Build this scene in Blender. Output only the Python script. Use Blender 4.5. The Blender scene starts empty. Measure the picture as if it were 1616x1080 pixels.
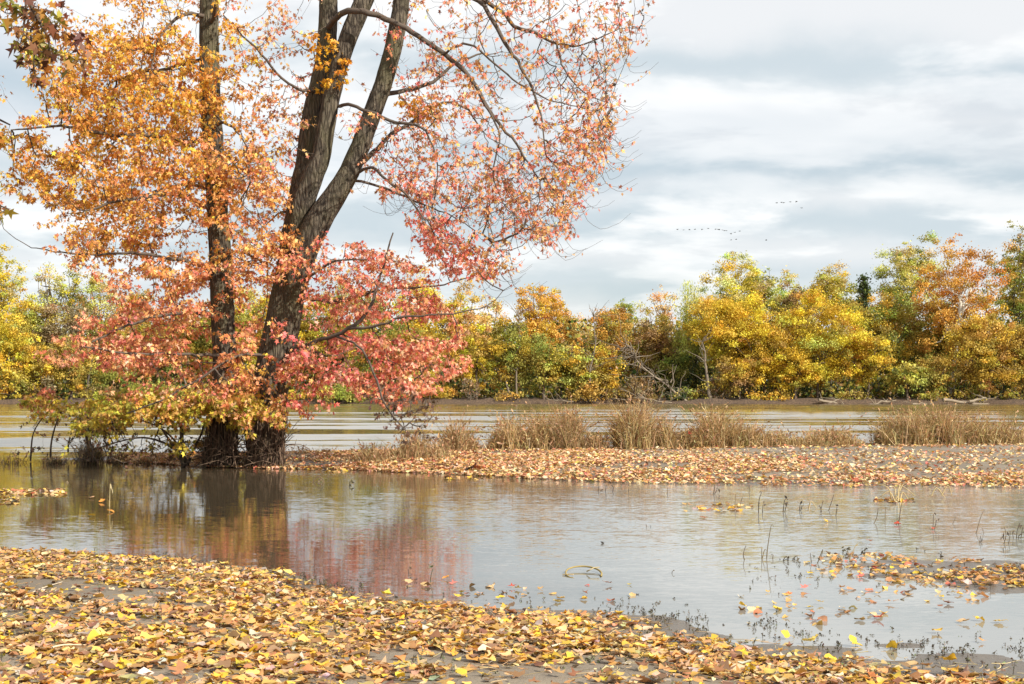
import bpy, math, random
import numpy as np
from math import radians, sin, cos, pi

rng = np.random.default_rng(11)
random.seed(5)
S = bpy.context.scene
COL = S.collection
R = math.radians

# ------------------------------------------------------------------ camera
CAMH, HY, CX, F = 1.6, 615.0, 808.0, 50.0 / 36.0 * 1616.0
cam = bpy.data.cameras.new('camera')
cam.lens = 50; cam.sensor_width = 36; cam.clip_end = 20000; cam.clip_start = 0.1
cam.shift_y = (HY - 540.0) / 1616.0
camo = bpy.data.objects.new('camera', cam); COL.objects.link(camo)
camo.location = (0, 0, CAMH); camo.rotation_euler = (R(90), 0, 0)
S.camera = camo

# ------------------------------------------------------------------ light
SUN_EL, SUN_AZ = R(34), R(128)          # azimuth measured from +Y towards +X
sd = np.array([sin(SUN_AZ) * cos(SUN_EL), cos(SUN_AZ) * cos(SUN_EL), sin(SUN_EL)])
sun = bpy.data.lights.new('sun', 'SUN'); sun.energy = 5.0; sun.angle = R(0.6); sun.color = (1.0, 0.925, 0.81)
suno = bpy.data.objects.new('sun', sun); COL.objects.link(suno)
import mathutils
suno.rotation_euler = mathutils.Vector(sd).to_track_quat('Z', 'Y').to_euler()
suno.location = (60, -40, 60)

S.view_settings.view_transform = 'Standard'; S.view_settings.look = 'None'
S.view_settings.exposure = 0.52; S.view_settings.gamma = 1.0
S.cycles.max_bounces = 7; S.cycles.diffuse_bounces = 3; S.cycles.glossy_bounces = 3
S.cycles.transmission_bounces = 4; S.cycles.transparent_max_bounces = 6
S.cycles.use_denoising = True
S.cycles.caustics_reflective = False; S.cycles.caustics_refractive = False


class NT:
    """small helper to write node trees"""
    def __init__(s, nt): s.nt = nt
    def n(s, typ, **kw):
        x = s.nt.nodes.new(typ)
        for k, v in kw.items(): setattr(x, k, v)
        return x
    def l(s, a, b): s.nt.links.new(a, b)
    def set(s, inp, v):
        if isinstance(v, bpy.types.NodeSocket): s.l(v, inp)
        else: inp.default_value = v
    def m(s, op, a, b=None, c=None, clamp=False):
        x = s.n('ShaderNodeMath', operation=op); x.use_clamp = clamp
        s.set(x.inputs[0], a)
        if b is not None: s.set(x.inputs[1], b)
        if c is not None: s.set(x.inputs[2], c)
        return x.outputs[0]
    def noise(s, vec, scale, detail=3, rough=0.5, dist=0.0):
        x = s.n('ShaderNodeTexNoise'); s.l(vec, x.inputs['Vector'])
        x.inputs['Scale'].default_value = scale; x.inputs['Detail'].default_value = detail
        x.inputs['Roughness'].default_value = rough; x.inputs['Distortion'].default_value = dist
        return x
    def mapv(s, vec, scale=(1, 1, 1), loc=(0, 0, 0)):
        x = s.n('ShaderNodeMapping'); s.l(vec, x.inputs['Vector'])
        x.inputs['Scale'].default_value = scale; x.inputs['Location'].default_value = loc
        return x.outputs[0]
    def ss(s, v, a, b, lo=0.0, hi=1.0):
        x = s.n('ShaderNodeMapRange', interpolation_type='SMOOTHSTEP')
        s.set(x.inputs['Value'], v); x.inputs['From Min'].default_value = a; x.inputs['From Max'].default_value = b
        x.inputs['To Min'].default_value = lo; x.inputs['To Max'].default_value = hi
        return x.outputs[0]
    def mix(s, f, a, b, typ='RGBA', blend='MIX'):
        x = s.n('ShaderNodeMix', data_type=typ)
        if typ == 'RGBA': x.blend_type = blend
        i = {'RGBA': (6, 7, 2), 'FLOAT': (2, 3, 0)}[typ]
        s.set(x.inputs[0], f)
        s.set(x.inputs[i[0]], a); s.set(x.inputs[i[1]], b)
        return x.outputs[i[2]]


# ------------------------------------------------------------------ sky
W = bpy.data.worlds.new('World'); S.world = W; W.use_nodes = True
W.node_tree.nodes.clear()
t = NT(W.node_tree)
out = t.n('ShaderNodeOutputWorld'); bg = t.n('ShaderNodeBackground'); t.l(bg.outputs[0], out.inputs[0])
sky = t.n('ShaderNodeTexSky', sky_type='NISHITA'); sky.sun_disc = False
sky.sun_elevation = SUN_EL; sky.sun_rotation = SUN_AZ; sky.altitude = 100
bg.inputs['Strength'].default_value = 0.076
tc = t.n('ShaderNodeTexCoord')
sx = t.n('ShaderNodeSeparateXYZ'); t.l(tc.outputs['Generated'], sx.inputs[0])
hyp = t.m('SQRT', t.m('ADD', t.m('MULTIPLY', sx.outputs[0], sx.outputs[0]), t.m('MULTIPLY', sx.outputs[1], sx.outputs[1])))
te = t.m('DIVIDE', sx.outputs[2], t.m('MAXIMUM', hyp, 0.02))       # tan of elevation
zc = t.m('ADD', t.m('MAXIMUM', sx.outputs[2], 0.0), 0.16)
cv = t.n('ShaderNodeCombineXYZ')
t.l(t.m('DIVIDE', sx.outputs[0], zc), cv.inputs[0]); t.l(t.m('DIVIDE', sx.outputs[1], zc), cv.inputs[1])
n1 = t.noise(t.mapv(cv.outputs[0], (1.0, 1.5, 1), (3.1, 1.7, 0)), 0.75, 5, 0.5, 0.25).outputs[0]
n2 = t.noise(t.mapv(cv.outputs[0], (1.1, 1.2, 1), (9.0, 4.2, 2)), 2.2, 5, 0.55, 0.2).outputs[0]
n3 = t.noise(t.mapv(tc.outputs['Generated'], (1, 1, 1)), 3.2, 3, 0.5).outputs[0]
n4 = t.noise(t.mapv(tc.outputs['Generated'], (1, 1, 1.6), (4, 2, 1)), 9.0, 5, 0.55).outputs[0]
# layers of cloud stacked towards the horizon: bands of elevation, warped by noise
tew = t.m('ADD', te, t.m('MULTIPLY', t.m('SUBTRACT', n3, 0.5), 0.11))
tew = t.m('ADD', tew, t.m('MULTIPLY', t.m('SUBTRACT', n4, 0.5), 0.06))
def bump(c, w):
    d = t.m('DIVIDE', t.m('SUBTRACT', tew, c), w)
    return t.m('POWER', 2.718, t.m('MULTIPLY', t.m('MULTIPLY', d, d), -1.0))
blue = t.m('ADD', t.m('ADD', t.m('MULTIPLY', bump(0.116, 0.016), 0.95), t.m('MULTIPLY', bump(0.155, 0.011), 0.8)),
           t.m('ADD', t.m('MULTIPLY', bump(0.222, 0.017), 0.9), t.m('MULTIPLY', bump(0.072, 0.014), 0.75)))
blue = t.m('ADD', t.m('MULTIPLY', blue, t.ss(n2, 0.30, 0.50)), t.m('MULTIPLY', t.ss(n1, 0.50, 0.72), 0.28), clamp=True)
hi = t.mix(t.ss(n2, 0.44, 0.56), (10.3, 10.3, 10.25, 1), (8.6, 8.75, 8.9, 1))
lo = (6.1, 6.95, 7.45, 1)
cl = t.mix(blue, hi, lo)
cover = t.m('ADD', 0.92, t.m('MULTIPLY', t.ss(n1, 0.45, 0.62), -0.18))
fin = t.mix(cover, sky.outputs[0], cl)
t.l(fin, bg.inputs[0])


# ------------------------------------------------------------------ tagging
def tag(o, label=None, cat=None, group=None, kind=None):
    if label: o['label'] = label
    if cat: o['category'] = cat
    if group: o['group'] = group
    if kind: o['kind'] = kind
    return o

def empty(name, loc, label, cat, group=None):
    o = bpy.data.objects.new(name, None); o.empty_display_size = 0.2
    COL.objects.link(o); o.location = loc
    return tag(o, label, cat, group)


class MB:
    def __init__(s): s.v = []; s.l = []; s.t = []; s.c = []; s.n = 0
    def add(s, v, f, col):
        v = np.asarray(v, dtype=np.float64).reshape(-1, 3); f = np.asarray(f, dtype=np.int64)
        s.v.append(v); s.l.append((f + s.n).ravel()); s.t.append(np.full(f.shape[0], f.shape[1], dtype=np.int32))
        col = np.asarray(col, dtype=np.float64)
        s.c.append(np.broadcast_to(col, (len(v), 3)).copy()); s.n += len(v)
    def build(s, name, mat, parent=None, smooth=False, origin=None):
        me = bpy.data.meshes.new(name)
        v = np.concatenate(s.v); l = np.concatenate(s.l).astype(np.int32); tt = np.concatenate(s.t); c = np.concatenate(s.c)
        off = np.zeros(3) if origin is None else np.asarray(origin, float)
        if parent is not None: off = np.array(parent.location)
        me.vertices.add(len(v)); me.vertices.foreach_set('co', (v - off).astype(np.float32).ravel())
        me.loops.add(len(l)); me.loops.foreach_set('vertex_index', l)
        me.polygons.add(len(tt))
        st = np.concatenate([[0], np.cumsum(tt)[:-1]]).astype(np.int32)
        me.polygons.foreach_set('loop_start', st)
        if smooth: me.polygons.foreach_set('use_smooth', np.ones(len(tt), dtype=bool))
        a = me.color_attributes.new('Col', 'FLOAT_COLOR', 'POINT')
        a.data.foreach_set('color', np.concatenate([c, np.ones((len(c), 1))], 1).astype(np.float32).ravel())
        me.update(calc_edges=True); me.validate()
        me.materials.append(mat)
        o = bpy.data.objects.new(name, me); COL.objects.link(o)
        if parent is not None: o.parent = parent
        elif origin is not None: o.location = tuple(off)
        return o


def norm(a): return a / np.maximum(np.linalg.norm(a, axis=-1, keepdims=True), 1e-9)
def px(x, y, Y): return np.array([(x - CX) / F * Y, Y, CAMH + (HY - y) / F * Y])
def gp(x, y, z=0.0):                 # the point of the plane at height z seen at pixel x, y
    Y = (CAMH - z) * F / (y - HY); return np.array([(x - CX) / F * Y, Y, z])

def tube(mb, pts, rad, sides, col, flute=0.0, seed=0, cap=True):
    pts = np.asarray(pts, float); rad = np.asarray(rad, float); n = len(pts)
    tn = norm(np.gradient(pts, axis=0)); d = pts[-1] - pts[0]
    ref = np.eye(3)[int(np.argmin(np.abs(d)))]
    u = norm(np.cross(tn, ref)); w = np.cross(tn, u)
    th = np.arange(sides) / sides * 2 * pi
    rr = rad[:, None] * np.ones(sides)[None]
    if flute:
        g = np.random.default_rng(seed)
        for k in (2, 3, 5, 7):
            ph = g.uniform(0, 6.28) + np.cumsum(g.normal(0, 0.12, n))
            rr = rr * (1 + flute * g.uniform(.5, 1) / (k ** .5) * np.sin(k * th[None] + ph[:, None]))
    v = pts[:, None] + rr[..., None] * (np.cos(th)[None, :, None] * u[:, None] + np.sin(th)[None, :, None] * w[:, None])
    i = np.arange(n - 1)[:, None] * sides; j = np.arange(sides)[None]; j2 = (j + 1) % sides
    f = np.stack([i + j, i + j2, i + sides + j2, i + sides + j], -1).reshape(-1, 4)
    mb.add(v.reshape(-1, 3), f, col)
    if cap:
        mb.add(v[-1], np.arange(sides)[None], col)

def spline(p, step):
    """Catmull-Rom through control rows (any number of columns)"""
    p = np.asarray(p, float); q = np.vstack([2 * p[0] - p[1], p, 2 * p[-1] - p[-2]]); o = []
    for i in range(1, len(q) - 2):
        d = np.linalg.norm(q[i + 1][:3] - q[i][:3]); k = max(2, int(d / step))
        for s in range(k):
            a = s / k
            o.append(0.5 * (2 * q[i] + (q[i + 1] - q[i - 1]) * a + (2 * q[i - 1] - 5 * q[i] + 4 * q[i + 1] - q[i + 2]) * a * a
                            + (3 * q[i] - q[i - 1] - 3 * q[i + 1] + q[i + 2]) * a ** 3))
    o.append(p[-1]); return np.array(o)

def rand_dirs(n, g=None):
    g = g or rng
    return norm(g.normal(size=(n, 3)))

def cards(mb, pos, axis, nrm, size, tmpl, faces, col):
    """copies of a small template (x across, y along, z off) into one mesh"""
    n = len(pos); side = norm(np.cross(axis, nrm)); nr = np.cross(side, axis)
    T = tmpl if tmpl.ndim == 3 else np.broadcast_to(tmpl, (n,) + tmpl.shape)
    k = T.shape[1]; size = np.broadcast_to(np.asarray(size, float), (n,))
    v = pos[:, None] + size[:, None, None] * (T[..., 0:1] * side[:, None] + T[..., 1:2] * axis[:, None] + T[..., 2:3] * nr[:, None])
    f = (np.arange(n)[:, None, None] * k + faces[None]).reshape(-1, faces.shape[1])
    mb.add(v.reshape(-1, 3), f, np.repeat(col, k, 0))

MAPLE = np.array([(0, 0, 0), (.33, .02, .03), (.2, .3, 0), (.56, .56, .06), (.17, .58, 0), (0, 1.05, .03),
                  (-.17, .58, 0), (-.56, .56, .06), (-.2, .3, 0), (-.33, .02, .03)], float)
MAPLE_F = np.arange(10)[None]
RHOMB = np.array([(0, -.5, 0), (.42, 0, .08), (0, .5, 0), (-.42, 0, .08)], float); RHOMB_F = np.arange(4)[None]

def palette(n, pal, jit=0.16, g=None):
    g = g or rng
    c = np.array([p[0] for p in pal], float); w = np.array([p[1] for p in pal], float); w /= w.sum()
    a = c[g.choice(len(c), n, p=w)]
    return np.clip(a * (1 + g.normal(0, jit, (n, 1))) * (1 + g.normal(0, jit * .5, (n, 3))), 0.004, 0.95)


# ------------------------------------------------------------------ materials
def mat(name):
    m = bpy.data.materials.new(name); m.use_nodes = True; m.node_tree.nodes.clear()
    t = NT(m.node_tree); o = t.n('ShaderNodeOutputMaterial'); return m, t, o

def leaf_mat(name, trans=0.35, gloss=0.25, rough=0.5, sat=1.0, tint=(1.12, 1.0, .75)):
    m, t, o = mat(name)
    a = t.n('ShaderNodeAttribute', attribute_name='Col'); c = a.outputs['Color']
    p = t.n('ShaderNodeBsdfPrincipled'); t.l(c, p.inputs['Base Color'])
    p.inputs['Roughness'].default_value = rough; p.inputs['Specular IOR Level'].default_value = gloss
    tr = t.n('ShaderNodeBsdfTranslucent')
    t.l(t.mix(1.0, c, tint + (1,), blend='MULTIPLY'), tr.inputs['Color'])
    mx = t.n('ShaderNodeMixShader'); mx.inputs[0].default_value = trans
    t.l(p.outputs[0], mx.inputs[1]); t.l(tr.outputs[0], mx.inputs[2]); t.l(mx.outputs[0], o.inputs[0])
    return m

def bark_mat(name, a, b, moss=None, scale=(9, 9, 1.4), depth=0.05):
    m, t, o = mat(name)
    tc = t.n('ShaderNodeTexCoord'); v = t.mapv(tc.outputs['Object'], scale)
    n = t.noise(v, 1.6, 7, 0.66, 1.2).outputs[0]
    vo = t.n('ShaderNodeTexVoronoi', feature='DISTANCE_TO_EDGE'); t.l(v, vo.inputs['Vector']); vo.inputs['Scale'].default_value = 1.5
    ridge = t.ss(vo.outputs[0], 0.0, 0.28)
    h = t.m('ADD', t.m('MULTIPLY', n, 0.95), t.m('MULTIPLY', ridge, 0.3))
    c = t.mix(t.ss(h, 0.35, 1.0), a + (1,), b + (1,))
    if moss:
        n2 = t.noise(t.mapv(tc.outputs['Object'], (1, 1, .5)), 1.3, 4, 0.6).outputs[0]
        c = t.mix(t.ss(n2, 0.42, 0.66, 0, .75), c, moss + (1,))
    if moss:                                   # brown flood stain on the foot of the trunk
        s = t.n('ShaderNodeSeparateXYZ'); t.l(tc.outputs['Object'], s.inputs[0])
        st = t.ss(t.m('ADD', s.outputs[2], t.m('MULTIPLY', n, .9)), .9, 2.2, .8, 0)
        c = t.mix(st, c, (.075, .05, .035, 1))
    at = t.n('ShaderNodeAttribute', attribute_name='Col')
    c = t.mix(1.0, c, at.outputs['Color'], blend='MULTIPLY')
    p = t.n('ShaderNodeBsdfPrincipled'); t.l(c, p.inputs['Base Color']); p.inputs['Roughness'].default_value = .9
    p.inputs['Specular IOR Level'].default_value = .2
    bp = t.n('ShaderNodeBump'); bp.inputs['Distance'].default_value = depth; bp.inputs['Strength'].default_value = 1.0
    t.l(h, bp.inputs['Height']); t.l(bp.outputs[0], p.inputs['Normal']); t.l(p.outputs[0], o.inputs[0])
    return m

def plain_mat(name, rough=.9, spec=.2, nscale=20, namt=.35):
    m, t, o = mat(name)
    a = t.n('ShaderNodeAttribute', attribute_name='Col'); tc = t.n('ShaderNodeTexCoord')
    n = t.noise(tc.outputs['Object'], nscale, 4, .6).outputs[0]
    c = t.mix(1.0, a.outputs['Color'], t.mix(n, (1 - namt,) * 3 + (1,), (1 + namt,) * 3 + (1,)), blend='MULTIPLY')
    p = t.n('ShaderNodeBsdfPrincipled'); t.l(c, p.inputs['Base Color']); p.inputs['Roughness'].default_value = rough
    p.inputs['Specular IOR Level'].default_value = spec; t.l(p.outputs[0], o.inputs[0])
    return m

M_MAPLE = leaf_mat('maple_leaf', .34, .3, .45)
M_FAR = leaf_mat('far_leaf', .30, .2, .55, tint=(1.06, 1.0, .7))
M_LITTER = leaf_mat('litter_leaf', .18, .35, .5)
M_GRASS = leaf_mat('dry_grass', .25, .2, .6)
M_WEED = leaf_mat('weed', .1, .3, .5)
M_BARK = bark_mat('maple_bark', (.038, .03, .025), (.185, .155, .115), (.12, .11, .06), (10, 10, 2.0))
M_TWIG = plain_mat('twig_bark', .85, .2, 8, .3)
M_FARBARK = plain_mat('far_bark', .9, .1, 3, .35)
M_WOOD = plain_mat('driftwood', .9, .15, 4, .35)
M_FIBRE = plain_mat('root_fibre', .95, .1, 12, .4)
M_FEATHER = plain_mat('feather', .8, .2, 5, .2)

# ground
M_GROUND, t, o = mat('ground')
tc = t.n('ShaderNodeTexCoord'); P = tc.outputs['Object']
sp = t.n('ShaderNodeSeparateXYZ'); t.l(P, sp.inputs[0])
na = t.noise(P, .9, 5, .55).outputs[0]; nb = t.noise(P, 7, 5, .6).outputs[0]; nc = t.noise(P, 60, 3, .6).outputs[0]
dry = t.mix(t.ss(na, .35, .7), (.155, .125, .09, 1), (.23, .19, .14, 1))
dry = t.mix(t.ss(nb, .5, .75, 0, .5), dry, (.15, .12, .09, 1))
wetn = t.m('ADD', sp.outputs[2], t.m('MULTIPLY', t.m('SUBTRACT', nb, .5), .03))
wet = t.ss(wetn, .005, .075, 1.0, 0.0)
c = t.mix(wet, dry, (.12, .10, .078, 1))
far = t.ss(sp.outputs[1], 120, 140)
fc = t.mix(t.ss(nb, .4, .65), (.05, .033, .022, 1), (.14, .09, .055, 1))
fc = t.mix(t.ss(sp.outputs[2], .6, 1.0), fc, t.mix(t.ss(na, .45, .62), (.07, .05, .03, 1), (.09, .085, .035, 1)))
c = t.mix(far, c, fc)  # brown far-bank earth, darkened to paint in shade under the trees
p = t.n('ShaderNodeBsdfPrincipled'); t.l(c, p.inputs['Base Color'])
t.l(t.m('SUBTRACT', .85, t.m('MULTIPLY', wet, .5)), p.inputs['Roughness'])
bp = t.n('ShaderNodeBump'); bp.inputs['Distance'].default_value = .02
t.l(t.m('ADD', nb, t.m('MULTIPLY', nc, .35)), bp.inputs['Height']); t.l(bp.outputs[0], p.inputs['Normal'])
t.l(p.outputs[0], o.inputs[0])

def water_mat(name, body, slopes, ior, rough, silt_sheen=None):
    """slopes(t, P) -> (sx, sy) sockets of the surface slope"""
    m, t, o = mat(name)
    g = t.n('ShaderNodeNewGeometry'); P = g.outputs['Position']
    a, b = slopes(t, P)
    cn = t.n('ShaderNodeCombineXYZ'); t.l(a, cn.inputs[0]); t.l(b, cn.inputs[1]); cn.inputs[2].default_value = 1
    nn = t.n('ShaderNodeVectorMath', operation='NORMALIZE'); t.l(cn.outputs[0], nn.inputs[0])
    p = t.n('ShaderNodeBsdfPrincipled')
    nb = t.noise(t.mapv(P, (.25, .5, 1)), 1.0, 3).outputs[0]
    c = t.mix(nb, body + (1,), tuple(x * 1.35 for x in body) + (1,))
    if silt_sheen:                                   # silty shallows towards the bay, paled further to paint in sky reflection
        s = t.n('ShaderNodeSeparateXYZ'); t.l(P, s.inputs[0])
        u = t.m('ADD', t.m('ADD', s.outputs[0], t.m('MULTIPLY', t.m('SUBTRACT', nb, .5), 2.5)), t.m('MULTIPLY', t.m('SUBTRACT', 22, s.outputs[1]), .10))
        c = t.mix(t.ss(u, -1.2, 3.2), c, silt_sheen + (1,))
    t.l(c, p.inputs['Base Color'])
    p.inputs['Roughness'].default_value = rough; p.inputs['IOR'].default_value = ior
    t.l(nn.outputs[0], p.inputs['Normal']); t.l(p.outputs[0], o.inputs[0])
    return m

def pond_slopes(t, P):
    def layer(sx, sy, amp):
        n = t.noise(t.mapv(P, (sx, sy, 1)), 1.0, 2, .5).outputs['Color']
        s = t.n('ShaderNodeSeparateXYZ'); t.l(n, s.inputs[0])
        return [t.m('MULTIPLY', t.m('SUBTRACT', s.outputs[k], .5), amp * (1, 1)[k]) for k in (0, 1)]
    a = layer(5, 18, .11); b = layer(1.4, 5.0, .045); d = layer(15, 50, .12)
    sp = t.n('ShaderNodeSeparateXYZ'); t.l(P, sp.inputs[0])
    # calmer in the shelter of the near bank, more ruffled out on the pond and to the east
    q = t.noise(t.mapv(P, (.10, .28, 1), (2, 1, 0)), 1.0, 3).outputs[0]
    k = t.m('MULTIPLY', t.ss(q, .32, .66, .4, 1.15), t.ss(sp.outputs[1], 9, 17, .32, .9))
    k = t.m('MULTIPLY', k, t.ss(sp.outputs[0], -3, 3, .75, 1.25))
    sx = t.m('MULTIPLY', t.m('ADD', t.m('ADD', a[0], b[0]), d[0]), t.m('MULTIPLY', k, .13))
    sy = t.m('MULTIPLY', t.m('ADD', t.m('ADD', a[1], b[1]), d[1]), k)
    return sx, sy

def river_slopes(t, P):
    def layer(sx, sy, loc):
        n = t.noise(t.mapv(P, (sx, sy, 1), loc), 1.0, 3, .55).outputs['Color']
        s = t.n('ShaderNodeSeparateXYZ'); t.l(n, s.inputs[0]); return s
    s1 = layer(.025, .16, (0, 0, 0)); s2 = layer(.09, .40, (5, 3, 0)); s3 = layer(.9, 2.2, (1, 7, 0))
    q = t.m('ADD', t.m('ADD', t.m('MULTIPLY', s1.outputs[0], .5), t.m('MULTIPLY', s2.outputs[0], .45)), t.m('MULTIPLY', s3.outputs[2], .15))
    patch = t.ss(q, .485, .60)
    fine = t.m('MULTIPLY', t.m('SUBTRACT', s3.outputs[1], .5), .05)
    sy = t.m('SUBTRACT', fine, t.m('ADD', .006, t.m('MULTIPLY', patch, .085)))
    sx = t.m('MULTIPLY', t.m('SUBTRACT', s3.outputs[0], .5), .05)
    return sx, sy

M_POND = water_mat('pond_water', (.055, .043, .027), pond_slopes, 3.4, .03, (.235, .235, .215))
M_RIVER = water_mat('river_water', (.16, .12, .06), river_slopes, 2.0, .06)

# ------------------------------------------------------------------ terrain
def interp_pts(P, x):
    P = np.array(P); return np.interp(x, P[:, 0], P[:, 1])
NEAR = [(-14, 17.5)] + [tuple(gp(*q)[:2]) for q in ((0, 868), (150, 874), (300, 884), (450, 905), (560, 938), (700, 952), (900, 966), (1050, 980), (1150, 1002), (1350, 1024), (1616, 1046))] + [(8, 6.6), (40, 3)]
FRONT = [(-60, 33.6), (-12, 33.4)] + [tuple(gp(*q)[:2]) for q in ((110, 725), (250, 731), (330, 737), (445, 738), (520, 738), (640, 744), (760, 750), (900, 758), (1000, 762), (1300, 766), (1616, 768))] + [(60, 20)]
REAR = [(-12, 32.6), (-10.4, 32.7), (-9, 33.4), (-6, 33.3), (-2, 34.6), (2, 36), (8, 38), (14, 40), (60, 42)]
ISLET = [(gp(1470, 897)[:2], .55, .5), (gp(1575, 905)[:2], .95, .8), (gp(1700, 915)[:2], 1.2, .9)]

def vnoise(x, y, s, seed=0):
    """cheap smooth value noise"""
    x = np.asarray(x) / s + 100; y = np.asarray(y) / s + 100
    xi = np.floor(x).astype(int); yi = np.floor(y).astype(int); fx = x - xi; fy = y - yi
    fx = fx * fx * (3 - 2 * fx); fy = fy * fy * (3 - 2 * fy)
    def h(a, b):
        n = (a * 374761393 + b * 668265263 + seed * 1442695) & 0x7fffffff
        n = ((n ^ (n >> 13)) * 1274126177) & 0x7fffffff
        return ((n ^ (n >> 16)) & 0xffff) / 65535.0
    return (h(xi, yi) * (1 - fx) + h(xi + 1, yi) * fx) * (1 - fy) + (h(xi, yi + 1) * (1 - fx) + h(xi + 1, yi + 1) * fx) * fy

def height(x, y):
    x = np.asarray(x, float); y = np.asarray(y, float)
    w = (vnoise(x, y, .9, 1) - .5) * .5 + (vnoise(x, y, .28, 2) - .5) * .22
    d = interp_pts(NEAR, x) - y + w * np.clip((x + 5) * .25, .5, 1.6)
    k = np.clip((x + 2) / 4, 0, 1)
    near = np.where(d > 0, np.minimum(d * (.052 - .026 * k), .10 + d * .018), d * .06)
    near = near + (vnoise(x, y, .45, 3) - .5) * .030 * np.clip(d * 2, 0, 1) + (vnoise(x, y, 1.6, 4) - .5) * .05 * np.clip(d, 0, 1)
    z = np.maximum(near, -.5)
    for (c, a, b) in ISLET:
        q = ((x - c[0]) / a) ** 2 + ((y - c[1]) / b) ** 2
        z = np.maximum(z, .016 * (1 - q) + (vnoise(x, y, .35, 5) - .5) * .034)
    df = y - interp_pts(FRONT, x) + (vnoise(x, y, 1.2, 6) - .5) * .5
    dr = interp_pts(REAR, x) - y + (vnoise(x, y, 1.5, 7) - .5) * .4
    m = np.minimum(df * .055, dr * .10)
    spit = np.where(m > 0, .24 * (1 - np.exp(-m / .13)), m * 1.5) + (vnoise(x, y, .8, 8) - .5) * .03 * (m > 0)
    z = np.maximum(z, np.maximum(spit, -.6))
    db = y - 157.0 + (vnoise(x, y * 0, 9, 9) - .5) * 3.5 + (vnoise(x, y * 0, 2.5, 10) - .5) * 1.0
    bank = np.where(db > 0, .5 * np.clip(db / 1.0, 0, 1) ** .8 + np.clip((db - 3) * .012, 0, 3) + (vnoise(x, y, 1.3, 12) - .5) * .35 * np.clip(db, 0, 1), np.maximum(db * .2, -.9))
    z = np.where(y > 110, bank, np.maximum(z, -.9))
    return z

def axis_pts(parts):
    o = []
    for a, b, s in parts: o += list(np.arange(a, b, s))
    return np.array(o)
gx = axis_pts([(-9, 9, .075), (9, 30, .4), (30, 95, 1.0)])
gx = np.unique(np.concatenate([gx, -gx[gx > 9], [100, 140, 200, 320, 600, 1200, 3000], [-100, -140, -200, -320, -600, -1200, -3000]]))
gy = np.concatenate([[-400, -100, -30, -8, -3, 0, 1.5], axis_pts([(2.5, 15, .07), (15, 22, .5), (22, 42, .14), (42, 110, 6), (110, 152, 4), (152, 164, .3), (164, 200, 3)]), [210, 240, 300, 420, 700, 1300, 2500, 5000]])
GX, GY = np.meshgrid(gx, gy); GZ = height(GX, GY)
nx, ny = len(gx), len(gy)
ii = (np.arange(ny - 1)[:, None] * nx + np.arange(nx - 1)[None]).ravel()
mb = MB(); mb.add(np.stack([GX, GY, GZ], -1).reshape(-1, 3), np.stack([ii, ii + 1, ii + nx + 1, ii + nx], -1), (.2, .2, .2))
tag(mb.build('ground', M_GROUND, smooth=True), kind='structure')

def sheet(name, m, x0, x1, ys):
    mb = MB(); xs = np.linspace(x0, x1, 40); X, Y = np.meshgrid(xs, ys)
    i = (np.arange(len(ys) - 1)[:, None] * 40 + np.arange(39)[None]).ravel()
    mb.add(np.stack([X, Y, X * 0], -1).reshape(-1, 3), np.stack([i, i + 1, i + 41, i + 40], -1), (.1, .1, .1))
    return tag(mb.build(name, m), kind='structure')
sheet('pond', M_POND, -1500, 1500, [-300, 0, 10, 20, 32.55])
sheet('river', M_RIVER, -1500, 1500, [32.55, 60, 110, 166])


# ------------------------------------------------------------------ far bank: trees
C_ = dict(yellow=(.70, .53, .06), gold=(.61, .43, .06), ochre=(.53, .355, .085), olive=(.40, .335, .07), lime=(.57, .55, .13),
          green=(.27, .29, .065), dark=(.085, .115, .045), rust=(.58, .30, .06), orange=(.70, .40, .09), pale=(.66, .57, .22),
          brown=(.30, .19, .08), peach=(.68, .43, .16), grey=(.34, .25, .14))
FG = 'trees along the far bank of the river'

def limb(a, b, n, sway, g):
    s = np.linspace(0, 1, n)[:, None]; p = a + (b - a) * s
    p[1:-1] += g.normal(0, sway, (n - 2, 3)); return p

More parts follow.
